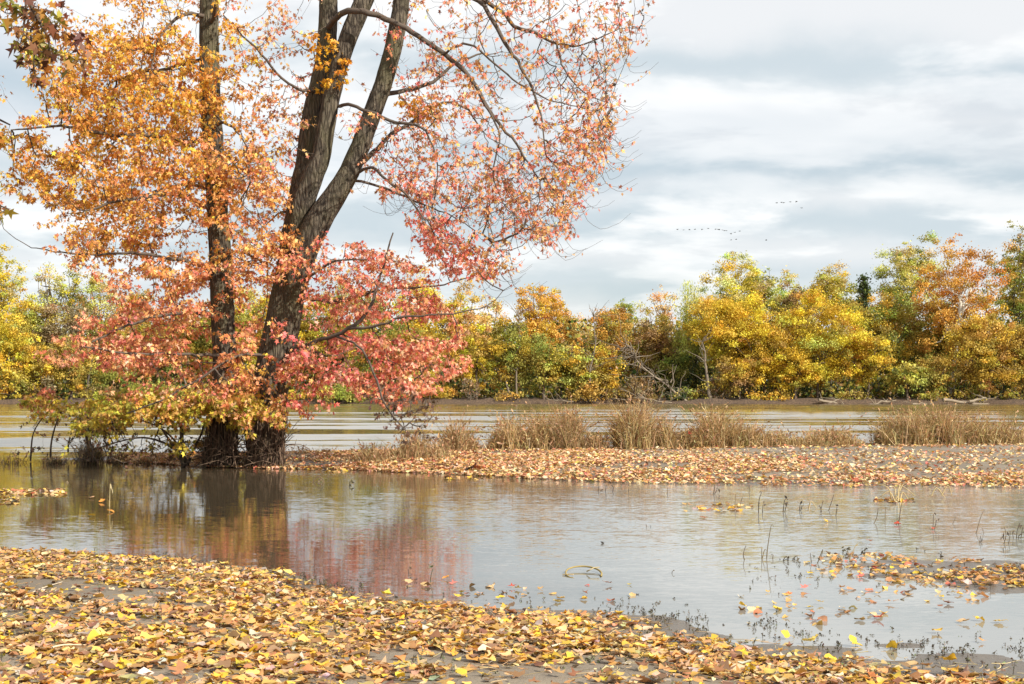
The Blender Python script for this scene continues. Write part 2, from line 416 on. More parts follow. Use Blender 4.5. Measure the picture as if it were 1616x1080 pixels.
def far_tree(name, x, top, w, bot, Y, pal, label, cat='tree', dens=1.0, leaf=.165, trunk=(.13, .10, .075), tw=.17, shape='round',
             group=FG, seed=0, fork=.4, bare=0, dx=0, gaps=0.0):
    g = np.random.default_rng(1000 + seed)
    s = F / Y; X = (x - CX) / s; zt = CAMH + (HY - top) / s; bot = bot - (3 if bot > 595 and cat == 'tree' else 0); zb = CAMH + (HY - bot) / s; a = w / s / 2
    zg = float(height(X, Y)) - .05
    root = empty(name, (X + dx, Y, zg), label, cat, group)
    hgt = zt - zb; ctr = np.array([X, Y, zb + hgt * .5]); dep = a * .8
    n = int(np.clip(13.5 * (a * hgt) ** .72 * dens, 12, 190))
    D = rand_dirs(n, g); U = g.random(n) ** .42
    cl = D * U[:, None]
    if shape == 'cone': cl[:, :2] *= (1.02 - .5 * (cl[:, 2:] + 1))
    if shape == 'vase': cl[:, :2] *= (.62 + .38 * np.clip(cl[:, 2:] + .6, 0, 1))
    if shape == 'dome': cl[:, :2] *= np.where(cl[:, 2:] < -.2, 1.0, 1.04 - .25 * np.clip(cl[:, 2:], 0, 1) ** 2)
    lump = 1 + .16 * np.sin(cl[:, 0] * 5 + seed) * np.cos(cl[:, 2] * 4 + seed * 1.7)
    cl *= lump[:, None]
    cc = ctr + cl * np.array([a * 1.0, dep, hgt * .5 * 1.03])
    cr = np.clip(g.uniform(.5, 1.0, n) * (.16 * a + .42) * (1.25 if dens < .7 else 1.0), .4, 1.5)
    k_ = g.random(n) < .3; cc[k_] = ctr + (cc[k_] - ctr) * g.uniform(1.0, 1.09, (int(k_.sum()), 1)); cr[k_] *= .6
    if gaps: keep = g.random(n) > gaps; cc, cr = cc[keep], cr[keep]; n = len(cc)
    per = np.clip((105 * cr ** 2 * (.27 / leaf) ** 2 * np.clip(dens, .5, 1.1)).astype(int), 12, 1100)
    idx = np.repeat(np.arange(n), per); N = len(idx)
    base = palette(n, pal, .17, g)
    d = rand_dirs(N, g); d[:, 2] = d[:, 2] * .8 + .12
    an = np.stack([g.uniform(.7, 1.6, n), g.uniform(.7, 1.5, n), g.uniform(.65, 1.15, n)], -1)
    pos = cc[idx] + d * an[idx] * (cr[idx] * g.random(N) ** .55 * (1 + .25 * np.sin(d[:, 0] * 7 + idx) * np.cos(d[:, 2] * 6 + idx * 2)))[:, None]
    st = g.random(N) < .16; pos[st] += g.normal(0, .34, (int(st.sum()), 3))
    if shape == 'willow':
        pos[:, 2] -= g.random(N) ** 1.5 * 2.2
    nrm = norm(d * .5 + np.array([0, 0, .2]) + rand_dirs(N, g) * .9)
    ax = norm(np.cross(nrm, rand_dirs(N, g)) - (np.array([0, 0, 1.2]) if shape == 'willow' else 0))
    col = np.clip(base[idx] * (1 + g.normal(0, .17, (N, 1))), .01, .9)
    mb = MB(); sz = leaf * g.uniform(.5, 1.6, N)
    tm = RHOMB * (np.array([.45, 1.7, 1]) if shape == 'willow' else 1)
    cards(mb, pos, ax, nrm, sz, tm, RHOMB_F, col)
    mb.build('crown', M_FAR, root)
    # trunk and the boughs that carry the clumps
    mb = MB(); f0 = np.array([X + dx, Y, zg]); f1 = np.array([X, Y - (.25 * dep if tw > .3 else 0), zb + hgt * fork])
    tp = limb(f0, f1, 6, .10 * min(1, a * .3), g)
    tc_ = np.array(trunk)
    tube(mb, tp, np.linspace(tw, tw * .62, 6), 7, tc_)
    hub = [tp[-1], tp[-2], tp[-3]]
    for k in range(min(n, 16 + bare)):
        h0 = hub[g.integers(0, 3)]; e = cc[k] + (np.array([0, 0, cr[k] * .9]) if k % 2 else 0)
        if k >= 16: e = ctr + (cc[k] - ctr) * 1.08 + np.array([0, -.3, .6])
        q = limb(h0, e, 5, .22, g); q[1:4, 2] -= np.array([.25, .3, .15])
        tube(mb, q, np.linspace(tw * .45, .022, 5), 4, tc_ * g.uniform(.9, 1.3))
    mb.build('trunk', M_FARBARK, root)
    return root

Y1, Y2, Y3 = 160.5, 170.0, 182.0
WHITE = (.62, .58, .50)
def P_(*a): return [(C_[a[i]], a[i + 1]) for i in range(0, len(a), 2)]
FT = [
 # x, top, width, bottom, Y, palette, label, extras      -- behind, tall
 (-45, 380, 120, 600, Y3, P_('yellow', 2, 'lime', 1), 'tall yellow poplar at the upstream end of the far bank, beside the sparse poplars', dict(dens=.9)),
 (2, 398, 74, 560, Y3, P_('yellow', 2, 'lime', 2, 'pale', 1), 'tall narrow yellow green poplar cut by the edge of the photo', dict(dens=.9)),
 (78, 418, 66, 505, Y3, P_('lime', 2, 'pale', 2, 'yellow', 1), 'sparse pale poplar with a bare leaning trunk showing against the sky', dict(dens=.5, gaps=.25, fork=.6, tw=.22, shape='vase', trunk=(.2, .17, .13))),
 (113, 412, 46, 520, Y3, P_('lime', 2, 'green', 1, 'yellow', 1), 'slim lime green poplar between the sparse poplar and the pale feathery tree', dict(dens=.7)),
 (150, 424, 74, 540, Y3, P_('pale', 3, 'ochre', 2, 'lime', 1), 'pale feathery tan tree next to the red lower boughs of the maple', dict(dens=.7, bare=10)),
 (40, 466, 60, 560, Y2, P_('lime', 2, 'yellow', 2), 'small bright yellow tree below the narrow poplar', {}),
 (52, 486, 90, 612, Y2, P_('ochre', 2, 'olive', 2, 'brown', 1), 'brownish ochre tree between bright yellow bushes on the far bank', {}),
 (105, 482, 110, 600, Y2, P_('grey', 2, 'brown', 2, 'olive', 1), 'greyish thinning tree with bare twigs under the pale feathery one', dict(dens=.6, bare=14)),
 (14, 498, 78, 628, Y1, P_('yellow', 3, 'gold', 1, 'lime', 1), 'rounded bright yellow tree hanging over the bank, nearest the photo edge', {}),
 (62, 540, 74, 630, Y1, P_('gold', 2, 'olive', 2, 'yellow', 1), 'gold and olive tree low over the water beside the bright yellow one', {}),
 (112, 530, 70, 628, Y1, P_('olive', 2, 'ochre', 2, 'gold', 1), 'olive tree with ochre sprays just beyond the pink maple twigs', {}),
 (165, 505, 90, 620, Y2, P_('olive', 2, 'gold', 2, 'green', 1), 'dark olive and gold tree half hidden by the pinkish orange maple leaves', {}),
 (215, 462, 100, 600, Y3, P_('ochre', 2, 'gold', 2, 'olive', 1), 'ochre tree seen through the leaves close to the thin maple trunk', {}),
 (180, 560, 70, 630, Y1, P_('green', 2, 'olive', 2, 'gold', 1), 'low green tree behind the yellow green shrub', {}),
 (265, 500, 110, 622, Y2, P_('olive', 3, 'green', 2, 'ochre', 1), 'broad olive tree hidden behind the orange lower maple boughs', {}),
 (330, 470, 120, 610, Y2, P_('gold', 2, 'olive', 2), 'gold olive tree directly behind the thin maple trunk', {}),
 (395, 455, 100, 610, Y2, P_('lime', 1, 'yellow', 2, 'olive', 1), 'yellow tree filling the gap between the two maple trunks', {}),
 (470, 470, 110, 615, Y2, P_('gold', 2, 'green', 1, 'yellow', 1), 'gold tree just beside the forked maple trunk', {}),
 (540, 452, 110, 605, Y2, P_('yellow', 2, 'olive', 2, 'green', 1), 'yellow and olive tree behind the pink low boughs', {}),
 (600, 468, 90, 615, Y1, P_('olive', 2, 'green', 2, 'gold', 1), 'green gold tree showing through the tips of the pink boughs', {}),
 # middle
 (655, 432, 100, 610, Y3, P_('yellow', 4, 'gold', 2), 'vivid yellow tree top rising behind the pink maple twigs', dict(bare=6)),
 (655, 520, 90, 612, Y1, P_('gold', 2, 'olive', 2, 'ochre', 1), 'gold bush like tree at the water under the vivid yellow tree top', {}),
 (722, 458, 96, 610, Y2, P_('peach', 3, 'yellow', 2, 'gold', 1), 'straw yellow tree with upright twigs, tallest between vivid yellow and orange trees', dict(bare=12, shape='dome')),
 (775, 468, 60, 600, Y3, P_('peach', 2, 'pale', 2, 'yellow', 1), 'slender pale yellow tree with twiggy top in a dip of the skyline', dict(bare=12, dens=.7)),
 (752, 505, 66, 615, Y1, P_('yellow', 2, 'ochre', 2), 'yellow tree above the bare grey bush at the waterline', {}),
 (800, 500, 80, 622, Y1, P_('gold', 2, 'olive', 3, 'green', 1), 'olive gold tree over dark trunks, below the orange topped tree', dict(trunk=(.2, .17, .13))),
 (852, 452, 84, 585, Y2, P_('orange', 3, 'gold', 2), 'orange topped tree standing highest in the middle of the far bank', dict(bare=5, shape='vase')),
 (880, 485, 80, 600, Y3, P_('orange', 3, 'ochre', 2), 'orange tree leaning on the shoulder of the orange topped tree', dict(bare=5)),
 (858, 530, 90, 618, Y1, P_('green', 2, 'olive', 2, 'lime', 1), 'dark green and lime tree above the black gap among trunks', {}),
 (918, 496, 60, 590, Y3, P_('pale', 2, 'peach', 2, 'ochre', 1), 'thin pale tree with bare grey twigs where the skyline dips lowest', dict(dens=.5, bare=20, trunk=(.3, .26, .2))),
 (905, 545, 80, 622, Y1, P_('lime', 2, 'gold', 2, 'olive', 1), 'lime and gold tree close by the tall dead twigs', {}),
 (965, 486, 86, 600, Y2, P_('ochre', 3, 'rust', 1, 'olive', 2), 'rusty ochre tree with a small green tip behind', dict(bare=4)),
 (985, 474, 40, 530, Y3, P_('green', 3, 'lime', 2), 'small green tree tip poking above the rusty ochre tree', {}),
 (950, 545, 70, 625, Y1, P_('gold', 2, 'ochre', 2, 'lime', 1), 'low gold tree beside the tangled dead brush', {}),
 (1020, 478, 60, 590, Y3, P_('lime', 2, 'pale', 2), 'pale lime tree in the notch beside the peach coloured tree', dict(dens=.7)),
 (1048, 441, 54, 540, Y3, P_('peach', 3, 'orange', 1, 'pale', 1), 'slender peach coloured tree thin against the sky', dict(dens=.5, bare=10, gaps=.15, shape='vase')),
 (1035, 505, 100, 612, Y2, P_('ochre', 2, 'brown', 3, 'olive', 1), 'brown ochre tree behind the tangled dead brush', {}),
 (1098, 450, 74, 570, Y2 - 2, P_('lime', 4, 'green', 1), 'lime green willow with drooping leaves', dict(shape='willow')),
 (1075, 560, 80, 624, Y2 - 3, P_('green', 3, 'dark', 2, 'olive', 1), 'dark green tree in the shade under the lime willow', {}),
 # right
 (1160, 405, 120, 560, Y3 + 4, P_('yellow', 2, 'lime', 2, 'pale', 2), 'tall yellow green cottonwood rising behind the lime willow', dict(gaps=.1)),
 (1203, 416, 70, 540, Y3 + 6, P_('green', 2, 'lime', 3), 'soft green cottonwood touching the tall yellow green one', dict(gaps=.1)),
 (1243, 426, 60, 540, Y3 + 3, P_('lime', 3, 'pale', 2), 'pale lime cottonwood in the middle of the skyline gap', dict(gaps=.15)),
 (1255, 448, 80, 570, Y2 + 2, P_('olive', 2, 'brown', 2, 'ochre', 1), 'brownish olive tree crown under the pale lime cottonwood', {}),
 (1150, 466, 130, 585, Y1 + 3, P_('yellow', 3, 'gold', 2), 'wide golden yellow tree with a bent bare trunk', dict(shape='dome', tw=.3, dx=2.6, trunk=(.26, .2, .14))),
 (1205, 508, 100, 614, Y1, P_('yellow', 3, 'gold', 2, 'ochre', 1), 'golden tree bending low to the water beside the bent trunk', {}),
 (1165, 560, 80, 622, Y1 - 1, P_('ochre', 2, 'brown', 1, 'gold', 1), 'low tan and gold tree at the foot of the golden tree', {}),
 (1290, 470, 150, 608, Y1 + 1, P_('yellow', 4, 'gold', 2, 'lime', 1), 'largest bright yellow tree, its boughs sweeping down to the bank', dict(shape='dome')),
 (1255, 555, 90, 616, Y1 - 1.5, P_('yellow', 3, 'gold', 1, 'olive', 1), 'low yellow tree in front of the largest bright yellow one', {}),
 (1312, 422, 90, 520, Y3 + 3, P_('lime', 2, 'yellow', 2, 'pale', 1), 'yellow green cottonwood behind the largest yellow tree', dict(gaps=.1)),
 (1363, 428, 36, 520, Y3, P_('dark', 3, 'green', 1), 'dark green cedar, only evergreen on the skyline', dict(shape='cone', leaf=.24)),
 (1385, 466, 110, 600, Y2, P_('olive', 3, 'gold', 2, 'green', 1), 'olive gold tree beneath the dark cedar', {}),
 (1370, 530, 90, 612, Y1, P_('gold', 2, 'yellow', 2, 'olive', 1), 'gold tree with a bright spray near the water below the olive gold tree', {}),
 (1435, 368, 104, 540, Y3, P_('pale', 3, 'lime', 3, 'green', 1), 'tallest pale green cottonwood behind the rust sycamore', dict(gaps=.08)),
 (1432, 575, 70, 628, Y1 - 1.5, P_('green', 2, 'lime', 2, 'olive', 1), 'low grey green willow bush by the driftwood', dict(leaf=.22)),
 (1512, 374, 140, 585, Y2 - 3, P_('rust', 4, 'orange', 2, 'ochre', 1), 'tall rust orange sycamore with a white upper trunk', dict(dens=.75, gaps=.12, trunk=WHITE, tw=.34, bare=3, fork=.5, dx=-.9)),
 (1600, 366, 96, 560, Y3 - 4, P_('olive', 3, 'green', 3, 'ochre', 1), 'tall dark olive tree at the end of the view beside the rust sycamore', dict(gaps=.1)),
 (1640, 380, 110, 600, Y3, P_('olive', 3, 'green', 2), 'dark olive tree just beyond the photo edge', {}),
 (1560, 492, 130, 620, Y1, P_('ochre', 3, 'gold', 2, 'olive', 1), 'broad ochre tree low in front of the rust sycamore', dict(bare=10)),
 (1618, 510, 90, 622, Y1 + 1, P_('ochre', 3, 'olive', 2), 'ochre tree cut by the photo edge above the driftwood', {}),
 (1478, 476, 120, 600, Y2 + 2, P_('olive', 3, 'ochre', 2, 'lime', 1), 'olive ochre tree half hidden by the rust sycamore, under the tallest cottonwood', {}),
 (1480, 560, 80, 618, Y1, P_('olive', 3, 'ochre', 2, 'green', 1), 'olive tree standing under the white trunk of the sycamore', {}),
 (1700, 480, 140, 615, Y1, P_('gold', 2, 'olive', 2), 'gold tree past the edge of the photo', {}),
 (-90, 470, 120, 620, Y1, P_('gold', 2, 'olive', 2), 'gold olive tree past the upstream edge of the photo', {}),
]
for i, (x, top, w, bot, Y, pal, lab, kw) in enumerate(FT):
    if 1628 < x or x < -60: kw = dict(kw, leaf=.4)
    far_tree('cedar_tree' if 'cedar' in lab else 'bank_tree', x, top, w, bot, Y, pal, lab, seed=i, **kw)

# low bushes on the bank itself
BG = 'bushes along the far waterline'
for i, (x, top, w, bot, pal, lab, dens) in enumerate([
    (20, 588, 70, 634, P_('olive', 2, 'gold', 1), 'low olive bush over the dark cut bank below the rounded yellow tree', 1),
    (68, 600, 50, 636, P_('grey', 3, 'brown', 2), 'bare grey brush heap at the water near the yellow bushes', .6),
    (245, 598, 110, 634, P_('green', 2, 'olive', 2), 'dark green bush seen beneath the orange maple leaves', 1),
    (545, 598, 120, 636, P_('lime', 2, 'green', 3), 'light green bush behind the drooping dead maple twigs', 1),
    (690, 598, 60, 634, P_('gold', 2, 'ochre', 2), 'small gold bush at the end of the pink maple boughs', 1),
    (742, 600, 40, 634, P_('grey', 3, 'brown', 2), 'bare upright grey bush at the waterline below the yellow tree', .45),
    (930, 600, 90, 636, P_('ochre', 2, 'brown', 2), 'tan bush at the waterline beside the black gap among trunks', .8),
    (1010, 598, 90, 636, P_('grey', 2, 'brown', 3, 'ochre', 1), 'tangled brown brush around the fallen dead tree', .6),
    (1130, 600, 80, 634, P_('brown', 2, 'olive', 2), 'brown bush beside the foot of the bent trunk', .7),
    (1545, 600, 70, 634, P_('ochre', 2, 'olive', 2), 'ochre bush behind the longest driftwood log', .8),
    (160, 604, 90, 637, P_('olive', 2, 'brown', 2), 'brownish olive bush seen under the yellow green shrub', .9),
    (330, 600, 100, 637, P_('green', 2, 'olive', 2, 'brown', 1), 'dark olive bush between the maple trunks across the river', 1),
    (450, 604, 80, 637, P_('olive', 2, 'gold', 1), 'olive gold bush just past the big maple trunk across the river', 1),
    (625, 606, 70, 637, P_('olive', 2, 'ochre', 2), 'olive bush by the dead drooping twigs across the river', .9),
    (800, 610, 60, 636, P_('ochre', 1, 'brown', 2, 'olive', 1), 'brown low bush at the foot of the dark trunks', .8),
    (1075, 606, 60, 636, P_('dark', 1, 'olive', 2, 'green', 1), 'dark olive bush at the butt of the fallen dead tree', 1),
    (1215, 608, 80, 637, P_('gold', 2, 'olive', 1, 'brown', 1), 'gold brown bush by the forked foot of the golden tree', 1),
    (1345, 610, 60, 636, P_('olive', 2, 'brown', 1), 'olive low bush just past the short driftwood pair', 1),
    (1475, 608, 60, 637, P_('olive', 2, 'ochre', 1), 'olive bush between the forked and the longest driftwood', .9),
    (1605, 606, 50, 636, P_('olive', 2, 'ochre', 1), 'olive bush at the end of the bank by the last driftwood', .8)]):
    far_tree('bank_bush', x, top + (10 if top > 597 and dens >= .8 else 0), w * .9, bot, 159.0, pal, lab, 'bush', dens, .2, (.2, .16, .12), .06, 'dome', BG, 300 + i, .2, 20 if dens < .7 else 4)

# shady thicket behind the first trees: trunks and undergrowth no one could count
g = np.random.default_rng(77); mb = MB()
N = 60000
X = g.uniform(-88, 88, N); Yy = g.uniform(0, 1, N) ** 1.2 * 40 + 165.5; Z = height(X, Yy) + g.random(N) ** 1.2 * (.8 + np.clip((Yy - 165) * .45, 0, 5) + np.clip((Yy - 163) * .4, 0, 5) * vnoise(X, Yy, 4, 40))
cards(mb, np.stack([X, Yy, Z], -1), rand_dirs(N, g), rand_dirs(N, g), .55 * g.uniform(.6, 1.3, N), RHOMB, RHOMB_F, palette(N, P_('green', 1, 'olive', 2, 'dark', 3, 'brown', 1), .2, g))  # leaf colours weighted dark to paint in the shade below the crowns
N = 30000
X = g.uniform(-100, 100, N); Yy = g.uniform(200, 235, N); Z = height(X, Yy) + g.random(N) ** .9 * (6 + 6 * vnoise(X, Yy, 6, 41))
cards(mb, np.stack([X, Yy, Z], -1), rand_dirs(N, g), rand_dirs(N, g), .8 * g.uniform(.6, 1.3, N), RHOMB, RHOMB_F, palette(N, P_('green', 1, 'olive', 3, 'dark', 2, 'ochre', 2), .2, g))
tag(mb.build('undergrowth', M_FAR), 'shade-coloured green undergrowth between the trunks of the far wood', 'undergrowth', kind='stuff')
mb = MB()
for k in range(330):
    x = g.uniform(-80, 80); y = g.uniform(164, 200); z = float(height(x, y)) - .1
    r = g.uniform(.05, .16); q = limb(np.array([x, y, z]), np.array([x + g.normal(0, .7), y, z + g.uniform(4, 8)]), 5, .1, g)
    tube(mb, q, np.linspace(r, r * .6, 5), 5, np.array([.12, .10, .08]) * g.uniform(.6, 1.6))
tag(mb.build('thicket_trunks', M_FARBARK), 'many thin dark trunks crowded in the shade of the far wood', 'tree trunks', kind='stuff')

# driftwood and the fallen tree on the far bank
DW = 'driftwood on the far bank'
def log(x0, y0, x1, y1, r, lab, nb=3, seed=0, Y=156.6, col=(.26, .215, .16), name='driftwood_log'):
    g = np.random.default_rng(seed); r *= .75; a = px(x0, y0, Y); b = px(x1, y1, Y + g.uniform(.2, .9)); mb = MB()
    q = limb(a, b, 7, .06, g); tube(mb, q, np.linspace(r, r * .45, 7), 7, np.array(col), .12, seed)
    for k in range(nb):
        s = q[g.integers(1, 6)]; e = s + np.array([g.normal(0, 1.2), g.normal(0, .4), g.uniform(.2, 1.1)])
        tube(mb, limb(s, e, 4, .08, g), np.linspace(r * .4, .02, 4), 5, np.array(col) * g.uniform(.8, 1.1))
    return tag(mb.build(name, M_WOOD, origin=q[0], smooth=True), lab, 'driftwood', DW)
log(1292, 631, 1338, 640, .2, 'short pale driftwood log pair end sloping to the water below the yellow tree', 2, 1)
log(1300, 639, 1325, 630, .14, 'thin driftwood stem crossing the short pale log', 2, 2)
log(1368, 640, 1414, 632, .2, 'forked pale driftwood with raised branches', 5, 3)
log(1488, 631, 1572, 642, .28, 'longest grey driftwood log lying along the bank', 3, 4)
log(1440, 638, 1470, 637, .12, 'small driftwood stick between the forked and the longest logs', 1, 5)
log(1530, 634, 1556, 628, .22, 'chunky driftwood stump on top of the longest log', 2, 6)
log(905, 634, 860, 631, .10, 'slim grey fallen stem by the black gap among trunks', 5, 7)
log(1060, 636, 1000, 628, .1, 'pale stick lying under the fallen dead tree', 4, 8)
g = np.random.default_rng(9); mb = MB(); root = empty('fallen_tree', tuple(px(1084, 634, 158)), 'bare pale fallen tree slanting out of the tangled brush', 'dead tree')
pale = np.array([.28, .23, .175])
q = np.array([px(*p_, 158.2) for p_ in ((1084, 634), (1068, 622), (1050, 606), (1032, 594), (1012, 578), (1000, 562), (993, 548))])
tube(mb, q, np.linspace(.14, .03, 7), 6, pale); mb.build('trunk', M_WOOD, root, True)
mb = MB()
for k in range(70):
    s = q[g.integers(1, 7)] + g.normal(0, .15, 3); e = s + np.array([g.normal(-1.0, 2.0), g.normal(0, .6), g.normal(.2, 1.3)])
    e[2] = max(e[2], .4); m_ = limb(s, e, 5, .22, g); tube(mb, m_, np.linspace(.055, .012, 5), 4, pale * g.uniform(.35, 1.0))
for x0, y0, x1, y1 in ((1060, 630, 1062, 575), (1058, 604, 1068, 576), (1020, 632, 985, 600), (1015, 628, 975, 612), (1010, 636, 980, 622), (1000, 632, 965, 628), (1040, 632, 1052, 612)):
    tube(mb, limb(px(x0, y0, 157.8), px(x1, y1, 157.8), 5, .1, g), np.linspace(.09, .02, 5), 5, pale * g.uniform(.6, 1))
mb.build('branches', M_WOOD, root)
# a tall bare stem pair and bare trees on the bank
for i, (x, y0, y1, lean, lab) in enumerate([(994 - 178 + 0, 632, 500, 3, 'tall straight bare trunk at the waterline under the olive gold tree'),
                                  (931, 630, 500, 6, 'dead grey twiggy tree standing where the skyline dips'),
                                  (1122, 634, 540, -14, 'leaning brown bare trunk below the golden yellow tree')]):
    g = np.random.default_rng(60 + i); root = empty('bare_tree', tuple(px(x, y0, 159.0)), lab, 'dead tree'); mb = MB()
    q = limb(px(x, y0, 159.0), px(x + lean, y1, 160), 7, .12, g); tube(mb, q, np.linspace(.13 if i < 2 else .26, .05, 7), 6, np.array((.18, .145, .11))); mb.build('trunk', M_WOOD, root, True)
    mb = MB()
    for k in range(26):
        s = q[g.integers(2, 7)]; e = s + np.array([g.normal(0, 1.2), g.normal(0, .6), g.uniform(.2, 2)])
        tube(mb, limb(s, e, 4, .1, g), np.linspace(.04, .01, 4), 4, np.array((.24, .2, .155)) * g.uniform(.6, 1.2))
    mb.build('branches', M_WOOD, root)

# ------------------------------------------------------------------ spit: dry grass and leaves
def blades(mb, cx, cy, zf, n, spread, hgt, g, pal, wid=.012, droop=.5, ysp=.35, heads=.16):
    nt = max(4, int(spread * 11)); tx = g.uniform(-spread, spread, nt); th_ = g.uniform(.25, 1.18, nt); w_ = np.exp(-(tx / spread) ** 2 * 1.2) * th_
    ti = g.choice(nt, n, p=w_ / w_.sum())
    bx = cx + tx[ti] + g.normal(0, .07, n); by = cy + g.normal(0, ysp, n)
    bz = zf(bx, by) - .02
    prof = np.exp(-((bx - cx) / (spread * .9)) ** 2 * .7) * th_[ti]
    h = hgt * g.uniform(.35, 1.05, n) * (.45 + .55 * prof)
    az = g.uniform(0, 2 * pi, n); lean = np.where(g.random(n) < .2, g.uniform(.4, 1.1, n), g.uniform(.02, .42, n)) * h; dr = 2.0 * droop * g.uniform(.1, 1, n) ** 1.4
    dirs = np.stack([np.cos(az), np.sin(az) * .8], -1)
    K = 5; s = np.linspace(0, 1, K)
    off = lean[:, None] * s + (dr * h)[:, None] * np.maximum(s - g.uniform(.2, .6, (n, 1)), 0) ** 2 * 1.2 + g.normal(0, .03, (n, K)) * h[:, None] * s
    zz = h[:, None] * (s - (dr[:, None] * .75) * np.maximum(s - .45, 0)[None] ** 2 * 1.6)
    cen = np.stack([bx[:, None] + dirs[:, :1] * off, by[:, None] + dirs[:, 1:] * off, bz[:, None] + zz], -1)
    sd_ = g.uniform(0, pi, n); w = wid * g.uniform(.6, 1.4, n)
    wp = w[:, None] * np.array([1, .9, .75, .5, .12])[None]
    sv = np.stack([np.cos(sd_), np.sin(sd_), np.zeros(n)], -1)
    L = cen - sv[:, None] * wp[..., None] * .5; Rr = cen + sv[:, None] * wp[..., None] * .5
    v = np.stack([L, Rr], 2).reshape(n, K * 2, 3)
    f = np.array([[2 * k, 2 * k + 1, 2 * k + 3, 2 * k + 2] for k in range(K - 1)])
    col = palette(n, pal, .15, g)
    mb.add(v.reshape(-1, 3), (np.arange(n)[:, None, None] * K * 2 + f[None]).reshape(-1, 4), np.repeat(col, K * 2, 0))
    m = int(n * .9); i_ = g.integers(0, n, m); s_ = g.uniform(.05, .85, m) * (K - 1); a_ = s_.astype(int); fr = (s_ - a_)[:, None]
    pp = cen[i_, a_] * (1 - fr) + cen[i_, a_ + 1] * fr + g.normal(0, .02, (m, 3))
    cards(mb, pp, norm(rand_dirs(m, g) + np.array([0, 0, -.3])), rand_dirs(m, g), g.uniform(.04, .13, m) * min(1, hgt / .5), RHOMB * np.array([.22, 1.3, 1.5]), RHOMB_F, palette(m, pal, .22, g))
    k = g.random(n) < heads; m = int(k.sum())
    if m:
        tip = cen[k, -1]; ax = norm(cen[k, -1] - cen[k, -2])
        for r in range(3):
            cards(mb, tip - ax * .04 * r + g.normal(0, .012, (m, 3)), norm(ax + rand_dirs(m, g) * .5), rand_dirs(m, g), g.uniform(.03, .075, m), RHOMB * np.array([.7, 1.4, 1]), RHOMB_F, palette(m, [((.46, .30, .16), 2), ((.36, .22, .12), 1)], .15, g))

STRAW = [((.52, .37, .175), 3), ((.41, .275, .125), 3), ((.22, .135, .06), 2.6), ((.66, .52, .30), 1.2), ((.28, .26, .10), .5)]
BRN = [((.42, .28, .15), 3), ((.28, .18, .09), 2), ((.52, .38, .20), 1.5), ((.22, .18, .08), 1)]
GG = 'dry grass clumps along the sandy spit'
CL = [(655, 716, 110, 44, BRN, 'low thin tuft of dry weeds under the drooping dead maple twigs', 260, .35),
      (590, 712, 80, 30, BRN, 'sparse low weeds on the leafy bank nearest the maple trunks', 150, .35),
      (722, 722, 56, 52, BRN, 'small brown grass tuft standing alone, nearest the maple', 260, .45),
      (806, 716, 70, 54, STRAW, 'straw grass clump joined to the dark brown column of grass', 420, .5),
      (846, 716, 60, 60, STRAW, 'middle straw clump with one slanting plume', 420, .5),
      (888, 719, 46, 80, BRN, 'tall narrow dark brown column of grass', 560, .22),
      (945, 722, 80, 32, BRN, 'low dark weedy clump in the dip between the two tallest clumps', 300, .5),
      (995, 719, 52, 88, STRAW, 'tallest pale grass column, upright and narrow', 620, .25),
      (1028, 717, 70, 74, STRAW, 'pale clump leaning on the tallest grass column', 560, .5),
      (1092, 716, 70, 50, STRAW, 'bushy straw clump with a red leaf caught in it', 460, .55),
      (1138, 716, 66, 76, STRAW, 'peaked straw clump with tall thin stems above it', 560, .4),
      (1178, 716, 60, 50, STRAW, 'rounded straw clump at the end of the bushy row', 420, .55),
      (1250, 714, 90, 34, STRAW, 'low thin grass patch with the river showing behind', 330, .6),
      (1318, 713, 90, 38, STRAW, 'low spreading grass clump before the gap with open water', 380, .6),
      (1420, 715, 80, 66, STRAW, 'broad domed straw clump beside the gap of open water', 600, .6),
      (1470, 714, 80, 70, STRAW, 'biggest domed grass clump with drooping seed heads', 640, .6),
      (1535, 715, 66, 48, STRAW, 'greenish straw clump beyond the biggest dome', 420, .6),
      (1578, 716, 50, 46, STRAW, 'last full straw clump above the bare grey mud', 320, .6),
      (1620, 716, 40, 30, STRAW, 'small grass tuft cut by the photo edge', 160, .6)]
for i, (x, yb, w, h, pal, lab, n, dr) in enumerate(CL):
    g = np.random.default_rng(500 + i)
    X0 = (x - CX) / F * 31.5
    Y0 = float(interp_pts(REAR, X0)) - 2.7 - (1.6 if x < 700 else 0); X0 = (x - CX) / F * Y0
    mb = MB(); W_ = w / F * Y0 * .46; H_ = h / F * Y0 * 1.12
    blades(mb, X0, Y0, height, int(n * 2.4), W_, H_, g, pal, .013, dr, .34)
    blades(mb, X0, Y0 - .1, height, int(n * 2), W_ * 1.15, H_ * .62, g, pal, .014, dr * 1.3, .35, .1)
    blades(mb, X0, Y0, height, 7, W_ * .8, H_ * 1.45, g, pal, .007, .25, .2, 1.0)
    if 'red leaf' in lab:
        cards(mb, np.array([[X0 - .1, Y0 - .4, .62]]), np.array([[0, 0, -1.]]), np.array([[0, -1., .2]]), .1, MAPLE, MAPLE_F, np.array([[.6, .06, .05]]))
    tag(mb.build('grass_clump', M_GRASS, origin=(X0, Y0, float(height(X0, Y0)))), lab, 'grass clump', GG)
# thin continuous weeds along the crest
g = np.random.default_rng(31); mb = MB()
for k in range(120):
    x = g.uniform(-9, 14); y = float(interp_pts(REAR, x)) - g.uniform(1.0, 3.4)
    blades(mb, x, y, height, 14, .28, g.uniform(.12, .38), g, BRN if g.random() < .5 else STRAW, .009, .5, .25, .3)
tag(mb.build('spit_grass', M_GRASS), 'thin low dry grass and weeds on the crest of the spit', 'grass', kind='stuff')

